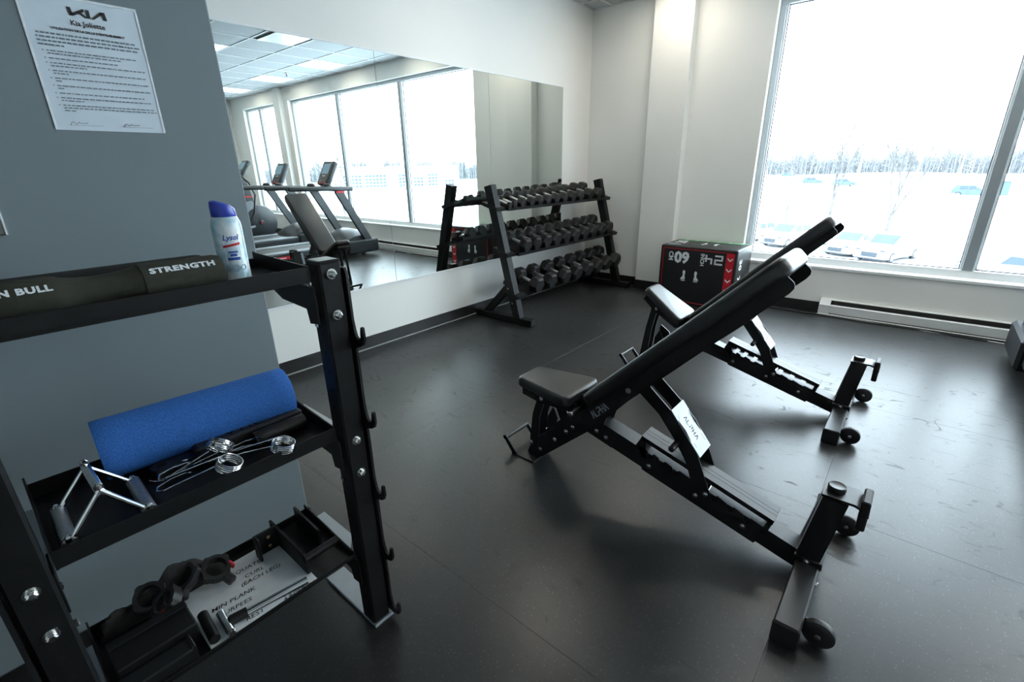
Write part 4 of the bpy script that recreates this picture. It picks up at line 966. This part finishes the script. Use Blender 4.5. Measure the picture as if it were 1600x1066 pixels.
# ------------------------------------------------------------ outside: snow, cars, bare trees, a far building
GZ = -4.4
ground = struct('ground_snow', G().box(-260, 420, YO+.6, 420, GZ-.5, GZ), M_snow)
def polar(az, d): a = math.radians(az); return d*math.sin(a), d*math.cos(a)
def car(name, label, x, y, head, suv=False, group=None, col=None, s=1.0):
    """head: compass direction the bonnet points to, degrees from +y towards +x"""
    t = thing(name, label, 'car', (x, y, GZ), group, (0, 0, -math.radians(head)+PI/2))
    L, Wd, H = 4.35*s, 1.80*s, (1.62 if suv else 1.48)*s; cm = col or M_carw
    P = lambda n, g, m, par=None, **k: obj(n, g, m, par or t, world=False, **k)
    z = lambda v: v*H
    side = [(-L/2+.05, .20*H), (-L/2, .40*H), (-L/2+.04, .62*H), (-L/2+.30, .64*H), (L*.20, .62*H), (L/2-.28, .54*H), (L/2-.02, .44*H), (L/2, .24*H), (L/2-.10, .16*H), (-L/2+.12, .16*H)]
    body = G().prism(side, -Wd/2+.09, Wd/2-.09, 'Y'); body.prism([(p*.985, q) for p, q in side], -Wd/2, Wd/2, 'Y'); P('body', body, cm)
    cab = [(-L/2+.10, .62*H), (-L/2+.42 if suv else -L/2+.75, .97*H), (-L*.10, H), (L*.06, .97*H), (L*.24, .62*H)]
    vs = [(p, -Wd/2+.08+(.16 if q > .7*H else 0), q) for p, q in cab]+[(p, Wd/2-.08-(.16 if q > .7*H else 0), q) for p, q in cab]; n = 5
    P('cabin', G().add(vs, [(i, (i+1) % n, n+(i+1) % n, n+i) for i in range(n)]+[list(range(n)), list(range(n, 2*n))]), cm)
    for sy in (-1, 1):
        for a, b in ((-.30, -.09), (-.07, .10)):
            w = [(a*L, .66*H), (a*L+.08, .90*H), (b*L-(.02 if b < 0 else .18), .92*H), (b*L+(.0 if b < 0 else .14), .66*H)]
            yy = lambda q: sy*(Wd/2-.068-(.16*(q-.62*H)/(.36*H)))
            vs = [(p, yy(q), q) for p, q in w]+[(p, yy(q)-sy*.03, q) for p, q in w]
            P('side_window', G().add(vs, [(0,1,2,3), (7,6,5,4), (0,4,5,1), (1,5,6,2), (2,6,7,3), (3,7,4,0)]), M_carglass)
        for x in (-L*.30, L*.31):
            w = P('wheel', G().lathe([(.30*s, -.10), (.335*s, -.08), (.335*s, .08), (.30*s, .10)], (x, sy*(Wd/2-.09), .335*s), 'Y', 20), M_tyre)
            obj('rim', G().lathe([(.20*s, sy*.100), (.21*s, sy*.106), (.05, sy*.112)], (x, sy*(Wd/2-.09), .335*s), 'Y', 12), M_tmlight, w, world=False)
            P('wheel_arch', G().prism(arc((x, .335*s), .385*s, 0, PI, 10)+arc((x, .335*s), .35*s, PI, 0, 10), *sorted((sy*(Wd/2-.06), sy*(Wd/2+.004))), 'Y'), M_cardark)
        P('headlamp', G().box(L/2-.22, L/2-.01, *sorted((sy*.55, sy*.80)), .42*H, .50*H, .03), M_carglass)
        P('mirror', G().box(L*.14, L*.20, *sorted((sy*(Wd/2), sy*(Wd/2+.16))), .62*H, .70*H, .03), cm)
    P('windscreen', G().prism([(L*.075, .945*H), (L*.225, .655*H), (L*.235, .655*H), (L*.085, .95*H)], -Wd/2+.22, Wd/2-.22, 'Y'), M_carglass)
    P('grille', G().box(L/2-.04, L/2+.012, -.45, .45, .22*H, .40*H, .02), M_cardark)
    P('bumper', G().box(L/2-.08, L/2+.02, -Wd/2+.12, Wd/2-.12, .13*H, .17*H, .02), M_cardark)
    P('sill_trim', G().box(-L*.2, L*.2, -Wd/2-.005, Wd/2+.005, .14*H, .18*H, .02), M_cardark)
    return t
grp = 'white cars parked below the window'
for lab, az, d, suv in (('white hatchback parked nearest the mullion, wholly in view', -2.0, 38.0, True), ('white car parked second from the mullion, partly behind the nearest one', -4.75, 39.4, False), ('white sport utility car parked third from the mullion, behind the bench pad', -10.4, 41.6, True), ('white car at the left window edge, mostly cut off by the frame', -13.6, 43.5, False)):
    x, y = polar(az, d); car('parked_car', lab, x, y, 202, suv, grp)
x, y = polar(6.6, 34.0); car('parked_car', 'pale blue grey car right of the mullion at the bottom of the glass', x, y, 275, False, None, mat('pale_blue_paint', (.42, .52, .58), .25, coat=.5, noise=(1, .05)))
for lab, az, d, hd in (('tiny dark car far across the snow, near the left edge', -9.2, 165, 80), ('tiny grey car far across the snow, below the middle tree', -6.6, 150, 75), ('tiny dark pickup far across the snow beside the mullion', 2.55, 112, 95), ('tiny grey car at the foot of the far wood, left part of the pane', -11.4, 245, 80)):
    x, y = polar(az, d); car('far_car', lab, x, y, hd, True, None, mat('far_car_paint', (.05, .08, .10), .4, noise=(1, .2)), 1.15)
x, y = polar(4.45, 118)
t = thing('utility_box', 'small dark roadside cabinet standing right of the mullion', 'cabinet', (x, y, GZ))
obj('cabinet', G().box(x-.7, x+.7, y-.5, y+.5, GZ, GZ+2.2, .05), M_bwin, t); obj('lid', G().box(x-.8, x+.8, y-.6, y+.6, GZ+2.2, GZ+2.4, .04), M_tmlight, t)

def grow(g, p, d, L, r, lev, rnd):
    n = 4; pts = [p]; dd = Vector(d)
    for i in range(n):
        dd = (dd+Vector((rnd.gauss(0, .07), rnd.gauss(0, .07), .05))).normalized(); pts.append(pts[-1]+dd*L/n)
    g.tube(pts, [r*(1-.6*i/n) for i in range(n+1)], 5 if lev > 1 else 4)
    if lev == 0: return
    for k in range(rnd.choice((3, 4, 4, 5))):
        f = rnd.uniform(.35, 1); i = min(n-1, int(f*n)); q = pts[i].lerp(pts[i+1], f*n-i)
        a = rnd.uniform(0, 2*PI); sp = rnd.uniform(.25, .55)
        nd = (dd+Vector((math.cos(a)*sp, math.sin(a)*sp, rnd.uniform(0, .3)))).normalized()
        grow(g, q, nd, L*rnd.uniform(.5, .75), r*.55, lev-1, rnd)
def tree(label, az, d, h, stems, seed, r=.10, name='bare_tree', grp=None):
    x, y = polar(az, d); rnd = random.Random(seed)
    t = thing(name, label, 'tree', (x, y, GZ), grp)
    g = G().tube([(0, 0, 0), (0, 0, h*.10), (.02, 0, h*.16)], [r*1.25, r, r*.95], 8); obj('trunk', g, M_bark, t, world=False)
    for s in stems:
        g = G(); grow(g, Vector((0, 0, h*.15)), Vector((s, rnd.uniform(-.12, .12), 1)).normalized(), h*.52, r*.62, 3, rnd)
        obj('limb', g, M_bark, t, world=False)
tree('bare V-shaped tree nearest the mullion, behind the parked cars', -2.5, 50, 8.6, (-.05, .22, .34), 3, .13)
tree('bare tall tree in the middle of the large window pane', -7.2, 66, 11.5, (-.10, .04, .16), 5, .15)
tree('bare tree at the left of the large window pane', -10.95, 53, 7.6, (-.05, .20), 8, .10)
tree('bare young tree seen through the mirror beside the mirror seam', 54.9, 48, 8.5, (-.08, .05, .15), 11, .12)
def wood():
    rnd = random.Random(21); g = G()
    for k in range(7000):
        az = rnd.uniform(-24, 68); d = rnd.uniform(286, 330); x, y = polar(az, d); h = rnd.uniform(8.5, 12.5)*(.8+.2*math.sin(az*1.7)+.12*math.sin(az*5.1)); w = rnd.uniform(.12, .34)
        top = (x+rnd.gauss(0, .5), y, GZ+h)
        g.tube([(x, y, GZ), ((x+top[0])/2+rnd.gauss(0, .15), y, GZ+h*.5), top], [w, w*.7, .05], 3)
        for q in range(5):
            f = rnd.uniform(.15, .95); b = Vector((x, y, GZ)).lerp(Vector(top), f); e = b+Vector((rnd.gauss(0, 1.3), rnd.gauss(0, .6), rnd.uniform(.5, 2.2)))
            g.tube([b, e], [w*.55, .05], 3)
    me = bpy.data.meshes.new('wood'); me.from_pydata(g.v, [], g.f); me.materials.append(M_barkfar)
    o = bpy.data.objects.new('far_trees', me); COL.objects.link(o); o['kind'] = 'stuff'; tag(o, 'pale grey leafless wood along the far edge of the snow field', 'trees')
wood()
for i, (az, d, h) in enumerate(((-5.6, 210, 13.5), (-1.3, 200, 13.0), (1.5, 215, 12.5), (5.6, 150, 11.5))):
    x, y = polar(az, d)
    t = thing('utility_pole', 'pale utility pole %s' % ('left of the middle tree', 'right of the V-shaped tree', 'just left of the mullion', 'right of the mullion')[i], 'pole', (x, y, GZ), 'utility poles before the wood')
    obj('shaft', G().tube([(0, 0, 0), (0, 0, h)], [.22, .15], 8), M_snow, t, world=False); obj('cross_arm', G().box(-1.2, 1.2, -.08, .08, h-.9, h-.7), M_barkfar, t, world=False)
g = G()
pts = [(polar(a, d), h) for a, d, h in ((-16, 225, 12.2), (-5.6, 210, 12.4), (-1.3, 200, 12.2), (1.5, 215, 11.6), (5.6, 150, 10.6), (16, 140, 10.5))]
for dz in (0, -.9):
    L = []
    for (a, ha), (b, hb) in zip(pts, pts[1:]):
        for k in range(8):
            f = k/8; L.append((a[0]+(b[0]-a[0])*f, a[1]+(b[1]-a[1])*f, GZ+ha+(hb-ha)*f+dz-1.2*4*f*(1-f)))
    g.tube(L, .05, 4)
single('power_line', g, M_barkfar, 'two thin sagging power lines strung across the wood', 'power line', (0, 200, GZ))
for lab, az, d, w, hgt in (('low snow bank with brown brush, left of the mullion far away', .6, 105, 7, .9), ('small snow heap at the bottom of the pane beside the mullion', 2.4, 42, 1.6, .45), ('long snow bank before the wood', -3.2, 260, 60, 1.3)):
    x, y = polar(az, d); q = G(); n, mrows = 16, 5; vs = []
    rnd = random.Random(int(d))
    for j in range(mrows):
        for i in range(n):
            a = 2*PI*i/n; f = 1-j/(mrows-1); vs.append((x+w/2*f*math.cos(a)*(1+rnd.uniform(-.1, .1)), y+w*.18*f*math.sin(a), GZ+hgt*(1-f**2)*(1+rnd.uniform(-.2, .2))))
    q.add(vs, [(j*n+i, j*n+(i+1) % n, (j+1)*n+(i+1) % n, (j+1)*n+i) for j in range(mrows-1) for i in range(n)]+[list(range((mrows-1)*n, mrows*n))])
    single('snow_bank', q, M_snow, lab, 'snow bank', (x, y, GZ))

# far pale building with window bands, seen through the mirror
a0, a1 = Vector((*polar(58.5, 150), GZ)), Vector((*polar(44.5, 158), GZ)); u = (a1-a0).normalized(); Lb = (a1-a0).length
t = thing('far_building', 'long low pale building with rows of windows seen in the mirror', 'building', tuple(a0))
m = frame_m((0, 0, 0), u, (-u.y, u.x, 0)) 
if (m @ Vector((0, 1, 0))-Vector((0, 0, 0))).dot(a0) < 0: m = m @ Matrix.Scale(-1, 4, (0, 1, 0))
obj('walls', place(G().box(0, Lb, 0, 14, 0, 6.6), m), M_brick, t, world=False)
obj('roof_edge', place(G().box(-.3, Lb+.3, -.3, 14.3, 6.6, 7.0), m), M_tmlight, t, world=False)
for c0, nc, rows in ((.08, 5, 4), (.24, 6, 4), (.50, 4, 4), (.62, 3, 3), (.74, 3, 4), (.88, 3, 2)):
    for i in range(nc):
        for j in range(rows):
            x0 = c0*Lb+i*1.05; z0 = 1.0+j*.95
            w = obj('window', place(G().box(x0, x0+.85, -.08, .1, z0, z0+.62), m), M_bwin, t, world=False)
#END
